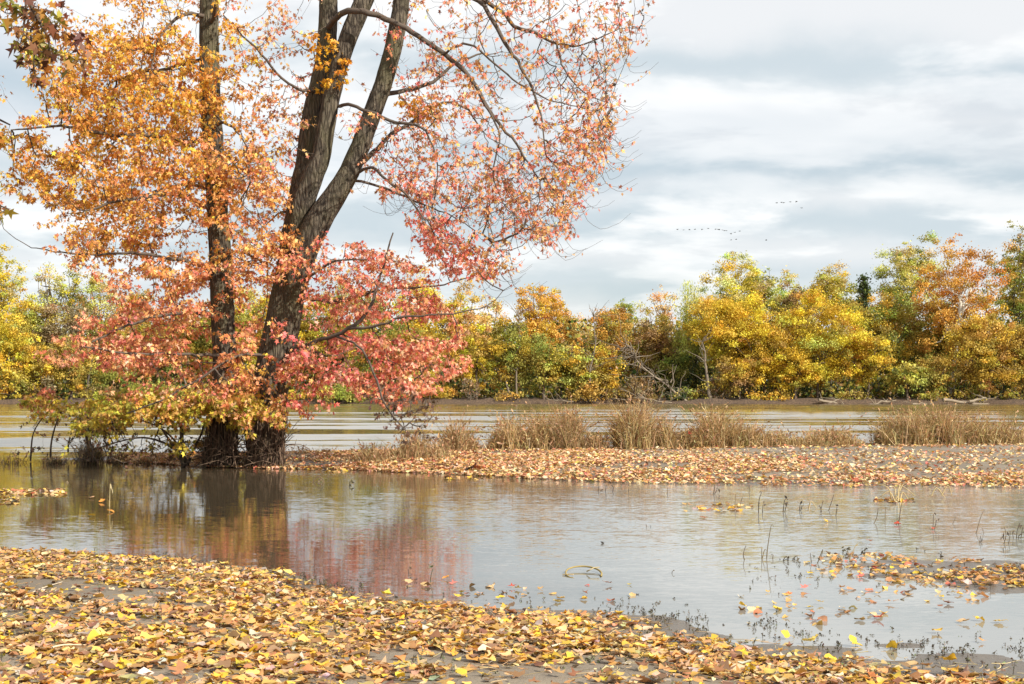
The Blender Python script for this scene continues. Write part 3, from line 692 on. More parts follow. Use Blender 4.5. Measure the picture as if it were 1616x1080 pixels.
# curled leaf templates
def leaf_tmpl(n, g, nx_=3, ny_=5, curl=.35, kind='oval'):
    u = np.linspace(-1, 1, nx_); tt = np.linspace(0, 1, ny_)
    wid = np.interp(tt, [0, .18, .38, .7, .9, 1], [.12, .40, .46, .28, .12, .02]) if kind == 'oval' else np.interp(tt, [0, .2, .5, .8, 1], [.1, .42, .5, .3, .05])
    Xx = (u[None] * wid[:, None]).ravel(); Tt = np.repeat(tt, nx_)
    a = g.uniform(-.2, 1, n)[:, None] * curl * 4; b = g.normal(0, curl * 1.3, n)[:, None]; c = g.normal(0, curl * 1.2, n)[:, None]
    z = a * Xx ** 2 + b * (Tt - .45) ** 2 + c * Xx * (Tt - .5) + g.normal(0, .055, (n, nx_ * ny_))
    T = np.stack([np.broadcast_to(Xx, z.shape) + g.normal(0, .03, z.shape), np.broadcast_to(Tt - .45, z.shape) + g.normal(0, .03, z.shape), z], -1)
    f = np.array([[j * nx_ + i, j * nx_ + i + 1, (j + 1) * nx_ + i + 1, (j + 1) * nx_ + i] for j in range(ny_ - 1) for i in range(nx_ - 1)])
    return T, f
def flat_pose(n, g, tilt):
    az = g.uniform(0, 2 * pi, n); ax = np.stack([np.cos(az), np.sin(az), g.normal(0, tilt, n)], -1)
    nr = norm(np.stack([g.normal(0, tilt, n), g.normal(0, tilt, n), np.ones(n)], -1)); ax = norm(ax - nr * (ax * nr).sum(1, keepdims=True))
    return ax, nr

SPIT_L = [((.74, .49, .27), 3), ((.66, .40, .19), 3), ((.78, .62, .40), 2), ((.54, .26, .13), 1.2), ((.44, .26, .13), 2), ((.70, .46, .12), 1.2), ((.64, .20, .14), .5)]
g = np.random.default_rng(41); N = 70000
X = g.uniform(-9, 14.5, N); yf = interp_pts(FRONT, X); yr = interp_pts(REAR, X)
Yy = yf - .55 + g.random(N) ** 1.25 * (yr - yf)
h = height(X, Yy)
keep = (h > -.035) & (Yy < yr - .4)
dn = vnoise(X, Yy, 1.4, 51) * .6 + vnoise(X, Yy * 2.5, .8, 52) * .4
front = Yy - yf
dens = np.where(X > 6.0, np.where(front < 2.4 + .5 * np.sin(X * 1.3), .95, .2), np.where(X > 2.5, np.where(front < 4.8 + .6 * np.sin(X * 2), .92, .3), .95))
dens = np.where(X < -4.2, .55, dens); dens = np.where(h < .005, dens * .55, dens)
keep &= g.random(N) < dens * np.clip((dn - .2) * 3.2, .08, 1)
X, Yy, h = X[keep], Yy[keep], h[keep]; n = len(X)
ax, nr = flat_pose(n, g, .3); T, f = leaf_tmpl(n, g, 3, 3, .45)
mb = MB(); cards(mb, np.stack([X, Yy, np.maximum(h, 0) + .012 + g.random(n) * .03], -1), ax, nr, g.uniform(.055, .105, n), T, f, palette(n, SPIT_L, .2, g))
tag(mb.build('spit_leaves', M_LITTER), 'carpet of fallen pink and tan maple leaves on the spit', 'fallen leaves', kind='stuff')
# dark fallen bits on the spit
for i, (x, y, lab) in enumerate([(742, 742, 'dark wet leaf clump at the water edge of the spit'), (752, 743, 'rusty curled leaf beside the dark wet clump'), (860, 740, 'yellow green leaf standing at the waterline of the spit'), (1350, 762, 'curled red brown leaf at the spit waterline before the grey mud')]):
    g = np.random.default_rng(80 + i); p_ = gp(x, y, .05); T, f = leaf_tmpl(3, g, 3, 5, .6); mb = MB()
    ax, nr = flat_pose(3, g, .5)
    cards(mb, p_ + g.normal(0, .04, (3, 3)) * np.array([1, 1, .3]) + np.array([0, 0, .04]), ax, nr, .16, T, f, np.array([(.05, .035, .025), (.30, .09, .03), (.55, .42, .05), (.35, .1, .05)][i]) * np.ones((3, 1)))
    tag(mb.build('wet_leaf', M_LITTER, origin=p_), lab, 'leaf')

# ------------------------------------------------------------------ woody plants grown from traced boughs
def inpoly(P, x, y):
    P = np.array(P, float); r = np.zeros(len(x), bool); j = len(P) - 1
    for i in range(len(P)):
        c = ((P[i, 1] > y) != (P[j, 1] > y)) & (x < (P[j, 0] - P[i, 0]) * (y - P[i, 1]) / (P[j, 1] - P[i, 1] + 1e-9) + P[i, 0])
        r ^= c; j = i
    return r

def region_points(poly, n, Y0, dsd, g, lumps=.55, lsc=46):
    """points inside an outline (photo pixels at distance Y0) spread in depth, gathered into loose sprays"""
    P = np.array(poly, float); lo, hi = P.min(0), P.max(0); o = []
    while sum(map(len, o)) < n:
        x = g.uniform(lo[0], hi[0], 4 * n); y = g.uniform(lo[1], hi[1], 4 * n)
        d = np.clip(g.normal(0, dsd, 4 * n), -2.2 * dsd, 2.2 * dsd)
        k = inpoly(poly, x, y)
        v = vnoise(x + d * 25, y * 1.7, lsc, 61) * .6 + vnoise(x - d * 40, y * 1.7, lsc * 2.1, 62) * .4
        k &= g.random(4 * n) < np.clip((v - .5 * lumps) * 2.6, .02, 1)
        x, y, d = x[k], y[k], d[k]; Y = Y0 + d
        o.append(np.stack([(x - CX) / F * Y0, Y, CAMH + (HY - y) / F * Y0], -1))
    return np.concatenate(o)[:n]

def grow(limbs, pts, g, bf=.42, sag=.05, upturn=.16, steps=5):
    """joins every point to the nearest wood, nearest points first, so twigs branch from twigs"""
    skel = np.concatenate(limbs); cap = len(skel) + steps * len(pts) + 8
    P = np.zeros((cap, 3)); L = np.zeros(cap); par = np.full(cap, -1); P[:len(skel)] = skel; n = len(skel)
    d0 = np.array([np.min(((skel - p) ** 2).sum(1)) for p in pts]); order = np.argsort(d0)
    ns = n; edges = []
    for i in order:
        p = pts[i]; d = np.sqrt(((P[:n] - p) ** 2).sum(1)); j = int(np.argmin(d + bf * L[:n])); dd = d[j]
        if dd < .03: continue
        s = np.linspace(0, 1, steps + 1)[1:, None]
        q = P[j] + (p - P[j]) * s
        q[:, 2] += (-sag * dd * np.sin(s[:, 0] * pi) + upturn * dd * (s[:, 0] ** 2 - s[:, 0]))
        q[:-1] += g.normal(0, .018 * dd ** .8, (steps - 1, 3))
        k = np.arange(n, n + steps); P[k] = q; par[k] = np.concatenate([[j], k[:-1]])
        L[k] = L[j] + dd * s[:, 0]; edges.append((j, k)); n += steps
    cnt = np.zeros(cap)
    for j, k in edges: cnt[k[-1]] += 1
    for m in range(n - 1, ns - 1, -1): cnt[par[m]] += cnt[m]
    return P[:n], cnt[:n], edges

def limbs_from(rows, Y0, step=.12):
    """rows: (px, py, depth offset, width in photo pixels) -> points and radii"""
    a = np.array([[(x - CX) / F * Y0, Y0 + d, CAMH + (HY - y) / F * Y0, w * .5 / F * Y0] for x, y, d, w in rows])
    s = spline(a, step); return s[:, :3], np.maximum(s[:, 3], .004)

def woody(name, loc, label, cat, Y0, trunks, boughs, regions, seed, leaf=(.055, .108), group=None, twigcol=(.085, .066, .052), r0=.0030, bark=None, extra=None, tsides=26, step=.1):
    g = np.random.default_rng(seed); root = empty(name, loc, label, cat, group)
    mb = MB(); sk = []
    for i, rows in enumerate(trunks):
        q, r = limbs_from(rows, Y0, step)
        q[1:-1] += np.cumsum(g.normal(0, .004, (len(q) - 2, 3)), 0) * np.array([1, 1, 0])
        tube(mb, q, r, tsides, (1, 1, 1), .055, seed + i); sk.append(q)
    mb.build('trunk', bark or M_BARK, root, True)
    mb = MB()
    for i, rows in enumerate(boughs):
        q, r = limbs_from(rows, Y0, .15); r = r * .82; q[1:-1] += g.normal(0, .012, (len(q) - 2, 3))
        tube(mb, q, r, 8, np.array(twigcol) * 1.25, .05, seed + 50 + i); sk.append(q)
    pts = []; reg = []
    for k, rg in enumerate(regions):
        p = region_points(rg['poly'], rg['n'], Y0 + rg.get('dy', 0), rg.get('sd', 1.6), g, rg.get('lumps', .55), rg.get('lsc', 46)); pts.append(p); reg += [k] * len(p)
    pts = np.concatenate(pts); reg = np.array(reg)
    P, cnt, edges = grow(sk, pts, g)
    tw = np.array(twigcol)
    ptree = {tuple(np.round(p, 4)): r for p, r in zip(pts, reg)}
    for j, k in edges:
        ids = np.concatenate([[j], k]); r = r0 * np.maximum(cnt[ids], 1) ** .5; r[0] = r[1]; r = np.minimum(r, .055)
        if cnt[k[-1]] <= 1: r = np.linspace(r[0], r[0] * .55, len(r))
        tube(mb, P[ids], r, 3 if r[0] < .012 else 5, tw * g.uniform(.7, 1.35), cap=False)
    hang = []
    for rgi, rg in enumerate(regions):
        hn = rg.get('hang', 0); ids = [k for j, k in edges if ptree.get(tuple(np.round(P[k[-1]], 4)), -1) == rgi]
        for _ in range(hn):
            k = ids[int(g.integers(0, len(ids)))]; b = P[k[int(g.integers(1, len(k)))]]
            L_ = g.uniform(.5, 1.5); a_ = g.uniform(-1.2, 1.2) if g.random() < .5 else g.uniform(0, 6.28); hd = np.array([cos(a_), sin(a_), 0])
            s_ = np.linspace(0, 1, 8)[:, None]
            q = b + hd * L_ * (.30 * s_ + .35 * s_ ** 2.2) + np.array([0, 0, 1.]) * L_ * (-.95 * s_ + .75 * s_ ** 2.4) + g.normal(0, .02, (8, 3)).cumsum(0)
            q[0] = b; tube(mb, q, np.linspace(.0052, .0026, 8), 3, tw * g.uniform(.8, 1.4), cap=False); hang.append((q, rg))
    mb.build('branches', M_TWIG, root)
    # leaves along the outer part of every twig
    mb = MB()
    pos, axs, col, scl = [], [], [], []
    for j, k in edges:
        r = ptree.get(tuple(np.round(P[k[-1]], 4)), 0); rg = regions[r]
        m = g.poisson(rg['leaves'] * 1.3) if g.random() > rg.get('bare', 0) else 0
        if not m: continue
        line = np.vstack([P[j], P[k]]); u = 1 - np.abs(g.normal(0, .33, m)); u = np.clip(u, .05, 1) * (len(line) - 1)
        a = np.minimum(u.astype(int), len(line) - 2); fr = (u - a)[:, None]
        b = line[a] * (1 - fr) + line[a + 1] * fr
        out = rand_dirs(m, g) * np.array([1, 1, .7]); b = b + out * g.uniform(.02, rg.get('puff', .11), (m, 1))
        scl.append(np.full(m, rg.get('ls', 1.0))); pos.append(b); axs.append(norm(out * .8 + np.array([0, 0, -.75]) + g.normal(0, .3, (m, 3))))
        pc = palette(1, rg['pal'], .17, g)[0]
        if rg.get('grad'):
            f_ = rg['grad'](b[:, 0] / b[:, 1] * F + CX, HY - (b[:, 2] - CAMH) / b[:, 1] * F)
            alt = palette(m, rg['alt'], .10, g); c_ = np.where((g.random(m) < f_)[:, None], alt, pc[None])
        else: c_ = np.repeat(pc[None], m, 0)
        odd = g.random(m) < .3; c_ = np.where(odd[:, None], palette(m, rg['pal'], .1, g), c_)
        col.append(np.clip(c_ * (1 + g.normal(0, .16, (m, 1))), .01, .92))
    for q, rg in hang:
        m = g.poisson(rg.get('hl', 2.5))
        if not m or g.random() < .35: continue
        u = g.uniform(.15, 1, m) * 7; a = np.minimum(u.astype(int), 6); fr = (u - a)[:, None]
        out = rand_dirs(m, g); scl.append(np.full(m, rg.get('ls', 1.0))); pos.append(q[a] * (1 - fr) + q[a + 1] * fr + out * .03); axs.append(norm(out * .7 + np.array([0, 0, -.7]))); col.append(palette(m, rg['pal'], .15, g))
    pos = np.concatenate(pos); axs = np.concatenate(axs); col = np.concatenate(col); n = len(pos)
    nr = norm(rand_dirs(n, g) + np.array([.25, -.45, .35]))
    T = np.repeat(MAPLE[None], n, 0).copy(); cur = g.normal(.25, .5, n)[:, None]
    T[..., 2] += cur * T[..., 0] ** 2 + g.normal(0, .35, n)[:, None] * (T[..., 1] - .4) ** 2
    T[..., 0] *= g.uniform(.7, 1.05, n)[:, None]
    cards(mb, pos, axs, nr, g.uniform(leaf[0], leaf[1], n) * np.concatenate(scl), T, MAPLE_F, col)
    if extra: extra(mb, g)
    mb.build('crown', M_MAPLE, root)
    return root, n

GOLD_ = [((.78, .43, .07), 3), ((.72, .35, .06), 3), ((.82, .54, .08), 1.8), ((.56, .26, .05), 1.6), ((.78, .34, .10), 1.6), ((.80, .36, .18), .5)]
ORAN = [((.80, .40, .13), 3), ((.78, .31, .14), 2.2), ((.82, .48, .15), 1.6), ((.62, .26, .09), 1)]
CORAL = [((.80, .31, .17), 3), ((.80, .26, .18), 2), ((.80, .42, .18), 2.4), ((.62, .19, .11), 1), ((.84, .54, .34), 1.8)]
ROSE = [((.80, .21, .17), 3), ((.82, .33, .25), 2.4), ((.72, .15, .13), 1.3), ((.84, .45, .30), 2.2), ((.78, .38, .16), 1)]
SALM = [((.76, .32, .20), 3), ((.72, .23, .17), 2.4), ((.78, .45, .18), 2), ((.60, .29, .14), 1), ((.80, .53, .26), 1.2)]
YELG = [((.52, .46, .06), 3), ((.62, .46, .07), 2), ((.40, .40, .06), 1.4), ((.70, .40, .10), 1.6), ((.46, .30, .08), 1.4)]
PEACH_ = [((.76, .36, .14), 2), ((.74, .44, .20), 2), ((.70, .26, .13), 1.5), ((.66, .44, .08), 1.2)]
DEADL = [((.14, .09, .06), 3), ((.22, .12, .07), 1)]

YT = 29.6
# ---- thin trunk, orange crown
tr = [[(346, 752, 0, 58), (348, 735, 0, 50), (352, 700, 0, 44), (355, 640, .05, 44), (352, 560, .1, 38), (345, 460, .15, 36), (340, 370, .2, 34), (333, 250, .2, 32), (326, 150, .2, 31), (322, 0, .2, 28), (318, -140, .3, 20), (322, -260, .3, 9)],
      [(336, 750, .2, 26), (340, 715, .2, 22), (346, 660, .2, 18), (350, 610, .15, 14)]]
bo = [[(331, 222, .1, 9.8), (290, 224, -.2, 8.2), (240, 221, -.5, 7.4), (190, 222, -.7, 6.6), (120, 214, -1, 4.9), (50, 222, -1.2, 2.5)],
      [(326, 88, .2, 9.0), (280, 96, .4, 7.4), (215, 100, .8, 5.7), (150, 112, 1.1, 3.3)],
      [(324, 20, .2, 8.2), (296, 34, -.5, 6.6), (270, 80, -1, 4.1), (262, 130, -1.2, 2.5)],
      [(328, 40, .2, 9.0), (345, 20, -.3, 7.4), (360, -10, -.6, 6.6), (400, -80, -1, 4.1)],
      [(333, 200, .2, 6.6), (362, 200, -.5, 5.7), (385, 218, -.8, 4.1), (402, 245, -1, 2.5), (412, 300, -1.2, 1.6)],
      [(338, 330, .2, 8.2), (295, 318, -.9, 6.6), (240, 330, -1.6, 4.9), (180, 352, -2, 3.3)],
      [(343, 430, .1, 8.2), (300, 415, -.6, 6.6), (230, 408, -1.1, 4.9), (160, 412, -1.5, 3.3), (90, 402, -1.6, 1.6), (52, 376, -1.7, 1.1)],
      [(348, 500, .1, 7.4), (300, 498, -1, 6.6), (245, 515, -1.6, 4.9), (190, 545, -2, 3.3)],
      [(350, 560, 0, 6.6), (300, 562, -1.3, 4.9), (245, 562, -1.9, 4.1), (180, 552, -2.2, 2.5)],
      [(338, 300, .3, 8.2), (300, 280, 1.4, 6.6), (230, 270, 2.2, 4.1), (150, 290, 2.6, 2.5)],
      [(341, 400, .3, 6.6), (370, 390, 1.2, 4.9), (400, 410, 1.8, 3.3)],
      [(322, 0, .2, 9.8), (270, -60, .4, 7.4), (200, -110, .5, 4.9), (150, -140, .6, 2.5)]]
def gl(x, y): return np.clip((y - 230) / 330 + (x - 260) / 700, 0, .85)
rg = [dict(poly=[(70, 0), (360, 0), (420, 60), (440, 200), (400, 330), (330, 360), (250, 330), (190, 360), (110, 330), (30, 325), (2, 262), (20, 200), (80, 150), (50, 90)], n=780, hang=120, leaves=11.5, pal=GOLD_, alt=ORAN, grad=gl, sd=1.7, puff=.15),
      dict(poly=[(130, 60), (330, 70), (330, 250), (200, 260), (110, 230), (80, 160)], n=240, leaves=14, pal=GOLD_, sd=1.5, puff=.17, lumps=.4),
      dict(poly=[(170, 20), (340, 40), (350, 330), (250, 300), (150, 200)], n=150, leaves=11, pal=GOLD_, sd=1.4, dy=1.2, puff=.17),
      dict(poly=[(0, 190), (170, 180), (190, 280), (120, 330), (40, 330), (0, 280)], n=170, leaves=12, pal=GOLD_, sd=1.3, puff=.13),
      dict(poly=[(200, 240), (440, 240), (470, 330), (440, 430), (330, 450), (210, 430), (140, 400), (120, 380), (190, 330)], n=430, leaves=11, pal=ORAN, alt=GOLD_, grad=lambda x, y: np.clip((330 - x) / 260, 0, .6), sd=1.6, puff=.15),
      dict(poly=[(190, 425), (330, 415), (430, 430), (430, 560), (390, 640), (250, 640), (170, 600), (110, 560), (150, 500), (190, 450)], n=640, leaves=12, pal=CORAL, alt=ORAN, grad=lambda x, y: np.clip(.35 + (x - 250) / 500, 0, .6), sd=1.4, puff=.15),
      dict(poly=[(308, 30), (350, 30), (368, 420), (322, 420)], n=80, leaves=7, pal=GOLD_, alt=ORAN, grad=lambda x, y: np.clip((y - 150) / 250, 0, .9), sd=.3, dy=-.75, puff=.12),
      dict(poly=[(60, 372), (180, 385), (310, 395), (300, 450), (130, 435)], n=50, leaves=6, pal=ORAN, sd=.7, dy=-1.2, puff=.12, lumps=.1),
      dict(poly=[(110, 325), (220, 315), (270, 430), (180, 425), (122, 395)], n=130, leaves=9, pal=GOLD_, alt=ORAN, grad=lambda x, y: np.full(len(x), .5), sd=1.3, puff=.14),
      dict(poly=[(70, -220), (440, -240), (420, 0), (80, 0)], n=240, leaves=12, pal=GOLD_, sd=1.8, puff=.16)]
woody('maple_tree', (float(gp(352, 738)[0]), YT, -.05), 'maple with one thin dark trunk and an orange gold crown', 'tree', YT, tr, bo, rg, 201)

# ---- forked trunk, coral and pink crown
YM = 29.5
tr = [[(417, 752, 0, 62), (418, 735, 0, 55), (420, 700, 0, 53), (426, 620, 0, 56), (437, 550, 0, 56), (449, 490, 0, 54), (462, 420, 0, 51), (468, 360, .05, 46), (475, 290, .12, 38), (481, 249, .2, 34), (490, 174, .25, 33), (501, 130, .3, 34), (508, 83, .3, 31), (513, 30, .35, 30), (516, -90, .4, 25), (530, -260, .5, 10)],
      [(466, 390, -.05, 36), (478, 330, -.2, 38), (497, 282, -.3, 34), (511, 249, -.35, 30), (524, 175, -.35, 27), (535, 130, -.35, 27), (549, 80, -.35, 28), (572, 20, -.3, 29), (600, -50, -.2, 25), (640, -200, 0, 12)],
      [(458, 480, -.1, 38), (474, 430, -.3, 44), (490, 388, -.4, 43), (512, 346, -.45, 41), (544, 297, -.45, 34), (566, 249, -.4, 31), (592, 176, -.4, 29), (608, 130, -.4, 28), (630, 41, -.4, 27), (640, -50, -.3, 22), (660, -180, -.2, 9)],
      [(404, 752, .3, 34), (404, 725, .3, 30), (400, 670, .15, 36), (412, 600, .1, 30), (424, 545, .05, 22)]]
bo = [[(515, 42, .2, 12.3), (545, 32, -.6, 12.3), (580, 36, -.9, 11.5), (625, 52, -.9, 10.7), (665, 76, -1, 9.8), (705, 104, -1, 9.0), (738, 132, -1, 8.2), (765, 178, -1.1, 7.4), (792, 216, -1.2, 5.7), (822, 255, -1.3, 4.1), (850, 300, -1.4, 2.5)],
      [(640, -60, -.3, 12.3), (690, -30, -.6, 10.7), (732, 4, -.8, 9.0), (765, 28, -.9, 8.2), (786, 66, -1, 7.4), (803, 96, -1, 6.6), (830, 140, -1.2, 4.9), (850, 200, -1.3, 3.3), (858, 260, -1.4, 2.0)],
      [(600, -70, 0, 12.3), (700, -40, .4, 9.8), (785, 2, .6, 8.2), (812, 30, .6, 7.4), (846, 40, .6, 6.6), (880, 60, .5, 4.9), (920, 64, .4, 3.3), (980, 40, .3, 1.6), (1022, 40, .3, 1.1)],
      [(604, 156, -.3, 9.8), (630, 148, -.2, 9.0), (660, 136, .1, 8.2), (692, 118, .3, 6.6), (720, 88, .5, 4.9), (760, 70, .8, 3.3)],
      [(568, 264, -.3, 10.7), (590, 244, -.1, 9.8), (610, 216, .1, 8.2), (640, 192, .4, 6.6), (680, 158, .6, 4.9), (712, 152, .7, 4.9), (738, 164, .7, 4.1), (762, 200, .6, 2.5)],
      [(535, 172, -.3, 7.4), (562, 180, -.9, 6.6), (600, 198, -1.2, 6.6), (636, 214, -1.4, 5.7), (668, 219, -1.5, 4.9), (686, 240, -1.5, 3.3), (696, 280, -1.5, 2.5), (690, 325, -1.5, 1.6)],
      [(566, 278, -.4, 6.6), (592, 276, -.9, 5.7), (622, 302, -1.2, 4.9), (650, 322, -1.4, 4.1), (676, 360, -1.5, 2.5)],
      [(562, 290, -.4, 5.7), (590, 292, -.2, 4.9), (640, 310, .3, 4.1), (700, 330, .7, 2.5), (760, 362, 1, 1.6)],
      [(450, 560, -.1, 9.8), (490, 546, -.8, 8.2), (530, 536, -1.2, 7.4), (560, 524, -1.4, 7.4), (588, 504, -1.5, 6.6), (604, 470, -1.5, 5.7), (616, 430, -1.5, 4.1), (630, 380, -1.5, 2.5)],
      [(560, 524, -1.4, 5.7), (600, 522, -1.6, 4.9), (650, 508, -1.8, 4.1), (720, 502, -1.9, 2.5), (772, 490, -1.9, 1.6), (806, 462, -1.9, 1.1)],
      [(540, 534, -1.2, 4.9), (580, 550, -1.9, 4.1), (606, 590, -2.2, 4.1), (625, 640, -2.3, 3.3), (650, 670, -2.4, 2.5)],
      [(455, 540, 0, 7.4), (500, 560, .8, 5.7), (560, 590, 1.2, 4.1), (640, 600, 1.5, 2.5)],
      [(470, 450, -.1, 6.6), (500, 440, -.8, 5.7), (540, 420, -1.2, 4.1), (590, 420, -1.4, 2.5)],
      [(474, 470, .1, 7.4), (520, 470, .9, 6.6), (590, 450, 1.6, 4.9), (680, 440, 2, 3.3), (750, 420, 2.2, 1.6)],
      [(440, 570, -.2, 6.6), (420, 562, -.9, 5.7), (392, 566, -1.3, 4.9), (340, 600, -1.6, 4.1), (290, 630, -1.8, 3.3), (240, 650, -1.9, 2.5)],
      [(470, 340, .1, 6.6), (440, 330, .4, 4.1), (410, 350, .7, 2.5)],
      [(500, 140, .3, 6.6), (470, 150, -.8, 4.9), (430, 110, -1.4, 4.1), (380, 60, -1.8, 2.5)],
      [(700, 104, -1, 4.9), (745, 100, -1.6, 4.1), (800, 150, -2, 3.3), (860, 190, -2.2, 2.5), (930, 210, -2.3, 1.3)],
      [(765, 178, -1.1, 4.1), (790, 240, -1.9, 3.3), (780, 300, -2, 2.5), (800, 350, -2, 1.3)],
      [(880, 60, .5, 4.1), (890, 110, 0, 3.3), (920, 150, -.3, 2.5), (962, 170, -.4, 1.2)]]
def gr(x, y): return np.clip(.15 + (x - 760) / 500 + (200 - y) / 600, .05, .5)
rg = [dict(poly=[(600, 0), (985, 0), (1000, 50), (955, 130), (960, 230), (930, 290), (900, 340), (860, 370), (800, 330), (720, 310), (660, 290), (620, 130)], n=900, hang=220, hl=3.5, leaves=4.6, bare=.1, pal=SALM, alt=GOLD_, grad=gr, sd=2.0, puff=.09, lumps=.6, lsc=60),
      dict(poly=[(760, 0), (1010, 0), (1030, 40), (985, 90), (965, 170), (972, 240), (930, 300), (880, 230), (800, 110)], n=300, hang=50, hl=3, leaves=3, bare=.25, pal=SALM, alt=[((.10, .07, .055), 1)], grad=lambda x, y: np.clip((x - 900) / 300, 0, .35), sd=1.5, puff=.06, lumps=.3),
      dict(poly=[(640, 250), (800, 280), (930, 280), (915, 350), (870, 388), (820, 370), (810, 430), (760, 440), (690, 400), (640, 330)], n=300, hang=110, leaves=5.5, bare=.05, pal=SALM, alt=ROSE, grad=lambda x, y: np.clip((780 - x) / 160, 0, .8), sd=1.6, puff=.1),
      dict(poly=[(985, 25), (1036, 34), (1028, 62), (990, 95)], n=16, leaves=2.5, bare=.2, pal=SALM, sd=.5, lumps=.1),
      dict(poly=[(880, 335), (926, 350), (915, 378), (868, 388)], n=18, leaves=3, pal=SALM, sd=.5, lumps=.1),
      dict(poly=[(950, 60), (990, 40), (985, 180), (965, 250), (940, 260)], n=70, hang=20, hl=3, leaves=2.6, bare=.3, pal=SALM, sd=.8, lumps=.1),
      dict(poly=[(540, 180), (650, 230), (680, 360), (620, 330), (560, 260)], n=150, hang=40, leaves=4, bare=.15, pal=SALM, alt=ROSE, grad=lambda x, y: np.full(len(x), .4), sd=1.8),
      dict(poly=[(640, 330), (720, 350), (800, 420), (780, 445), (700, 430), (650, 380)], n=140, leaves=7, pal=ROSE, alt=GOLD_, grad=lambda x, y: np.clip((x - 720) / 80, 0, .9), sd=1.0, puff=.12),
      dict(poly=[(480, 400), (560, 385), (640, 410), (700, 440), (690, 480), (600, 500), (500, 520), (470, 470)], n=260, leaves=9, pal=CORAL, alt=ROSE, grad=lambda x, y: np.full(len(x), .45), sd=1.4, puff=.14),
      dict(poly=[(470, 500), (600, 490), (690, 470), (745, 520), (735, 580), (690, 615), (640, 640), (580, 630), (510, 600), (460, 570)], n=420, leaves=10, pal=ROSE, alt=CORAL, grad=lambda x, y: np.clip((x - 480) / 260 + (y - 540) / 300, .1, .8), sd=1.3, puff=.14),
      dict(poly=[(440, 570), (500, 590), (530, 650), (480, 660), (440, 640)], n=60, leaves=8, pal=ROSE, alt=PEACH_, grad=lambda x, y: np.full(len(x), .5), sd=.5, dy=-.9),
      dict(poly=[(340, 560), (450, 560), (455, 680), (400, 690), (350, 650)], n=120, leaves=8, pal=PEACH_, alt=YELG, grad=lambda x, y: np.clip((y - 590) / 90, 0, .7), sd=.35, dy=-1.3, puff=.12),
      dict(poly=[(360, 0), (510, 0), (500, 150), (470, 330), (430, 430), (380, 360), (400, 200)], n=240, leaves=6.5, pal=SALM, alt=ORAN, grad=lambda x, y: np.clip((480 - x) / 200, 0, .8), sd=1.7, puff=.12),
      dict(poly=[(420, 290), (480, 300), (480, 480), (425, 560), (410, 420)], n=100, leaves=7, pal=ORAN, alt=ROSE, grad=lambda x, y: np.clip((y - 360) / 160, 0, .8), sd=.5, dy=-.9, puff=.11),
      dict(poly=[(480, 60), (540, 40), (560, 130), (500, 140)], n=34, leaves=8, pal=[((.72, .40, .03), 2), ((.66, .32, .03), 1)], sd=.3, dy=-.8, puff=.12),
      dict(poly=[(630, 160), (700, 165), (690, 190), (640, 190)], n=40, leaves=7, pal=[((.68, .34, .04), 1)], sd=.4, dy=-.6, puff=.12),
      dict(poly=[(570, 600), (690, 620), (700, 690), (640, 700), (590, 660)], n=190, leaves=2.2, bare=.5, pal=DEADL, sd=.5, dy=-2, puff=.05),
      dict(poly=[(420, -330), (700, -380), (950, -150), (980, 0), (420, 0)], n=420, leaves=6, pal=SALM, alt=GOLD_, grad=lambda x, y: np.full(len(x), .3), sd=2.2, puff=.14)]
woody('maple_tree', (float(gp(412, 738)[0]), YM, -.05), 'big maple whose trunk forks into three, with coral and pink leaves', 'tree', YM, tr, bo, rg, 202)
maples = [o for o in COL.objects if o.name.startswith('maple_tree') and o.type == 'EMPTY']

# shaggy roots and flood trash hanging on the trunk feet
for root, feet, col in ((maples[0], [((348, 745), .31, .27)], 0), (maples[1], [((418, 745), .35, .34)], 0)):
    g = np.random.default_rng(300 + len(root.children)); mb = MB()
    for (fx, fy), rb, rt in feet:
        c0 = gp(fx, 738.0)
        for k in range(340):
            a = g.uniform(0, 2 * pi); z1 = g.uniform(.15, 1.25) * (1 if g.random() < .8 else 1.25); ln = g.uniform(.25, .8)
            z0 = max(z1 - ln, .02); s = np.linspace(0, 1, 5); zz = z1 + (z0 - z1) * s
            rad = np.interp(zz, [0, .4, 1.5], [rb, rb * .86, rt]) + .015 + g.uniform(0, .05) * np.sin(s * pi) + g.uniform(0, .06) * s
            aa = a + g.normal(0, .12) * s; lean = (zz / 1.3) * (.10 if root is maples[1] else .03)
            q = np.stack([c0[0] + lean + rad * np.cos(aa), c0[1] + rad * np.sin(aa), zz], -1)
            tube(mb, q, np.linspace(.012, .004, 5) * g.uniform(.5, 1.3), 3, palette(1, [((.17, .115, .08), 2), ((.09, .062, .045), 2.5), ((.26, .19, .13), .8)], .1, g)[0], cap=False)
    for k in range(90):                             # flood-swept twigs caught against the foot
        a = g.uniform(0, 2 * pi); z0 = g.uniform(.05, .5); c0 = gp(feet[0][0][0], 738.0); r_ = feet[0][1] * g.uniform(.9, 1.25)
        q = np.array([c0 + np.array([r_ * cos(a), r_ * sin(a), z0])]); d_ = np.array([-sin(a), cos(a), 0]) * g.choice([-1, 1]) + np.array([0, 0, g.uniform(-.1, 1.2)])
        for s in range(5): d_ = d_ + g.normal(0, .35, 3); q = np.vstack([q, q[-1] + d_ / np.linalg.norm(d_) * g.uniform(.08, .2)])
        q[:, 2] = np.maximum(q[:, 2], .02)
        tube(mb, q, np.linspace(.011, .004, 6), 4, np.array([.15, .105, .075]) * g.uniform(.5, 1.7), cap=False)
    mb.build('root_fringe', M_FIBRE, root)

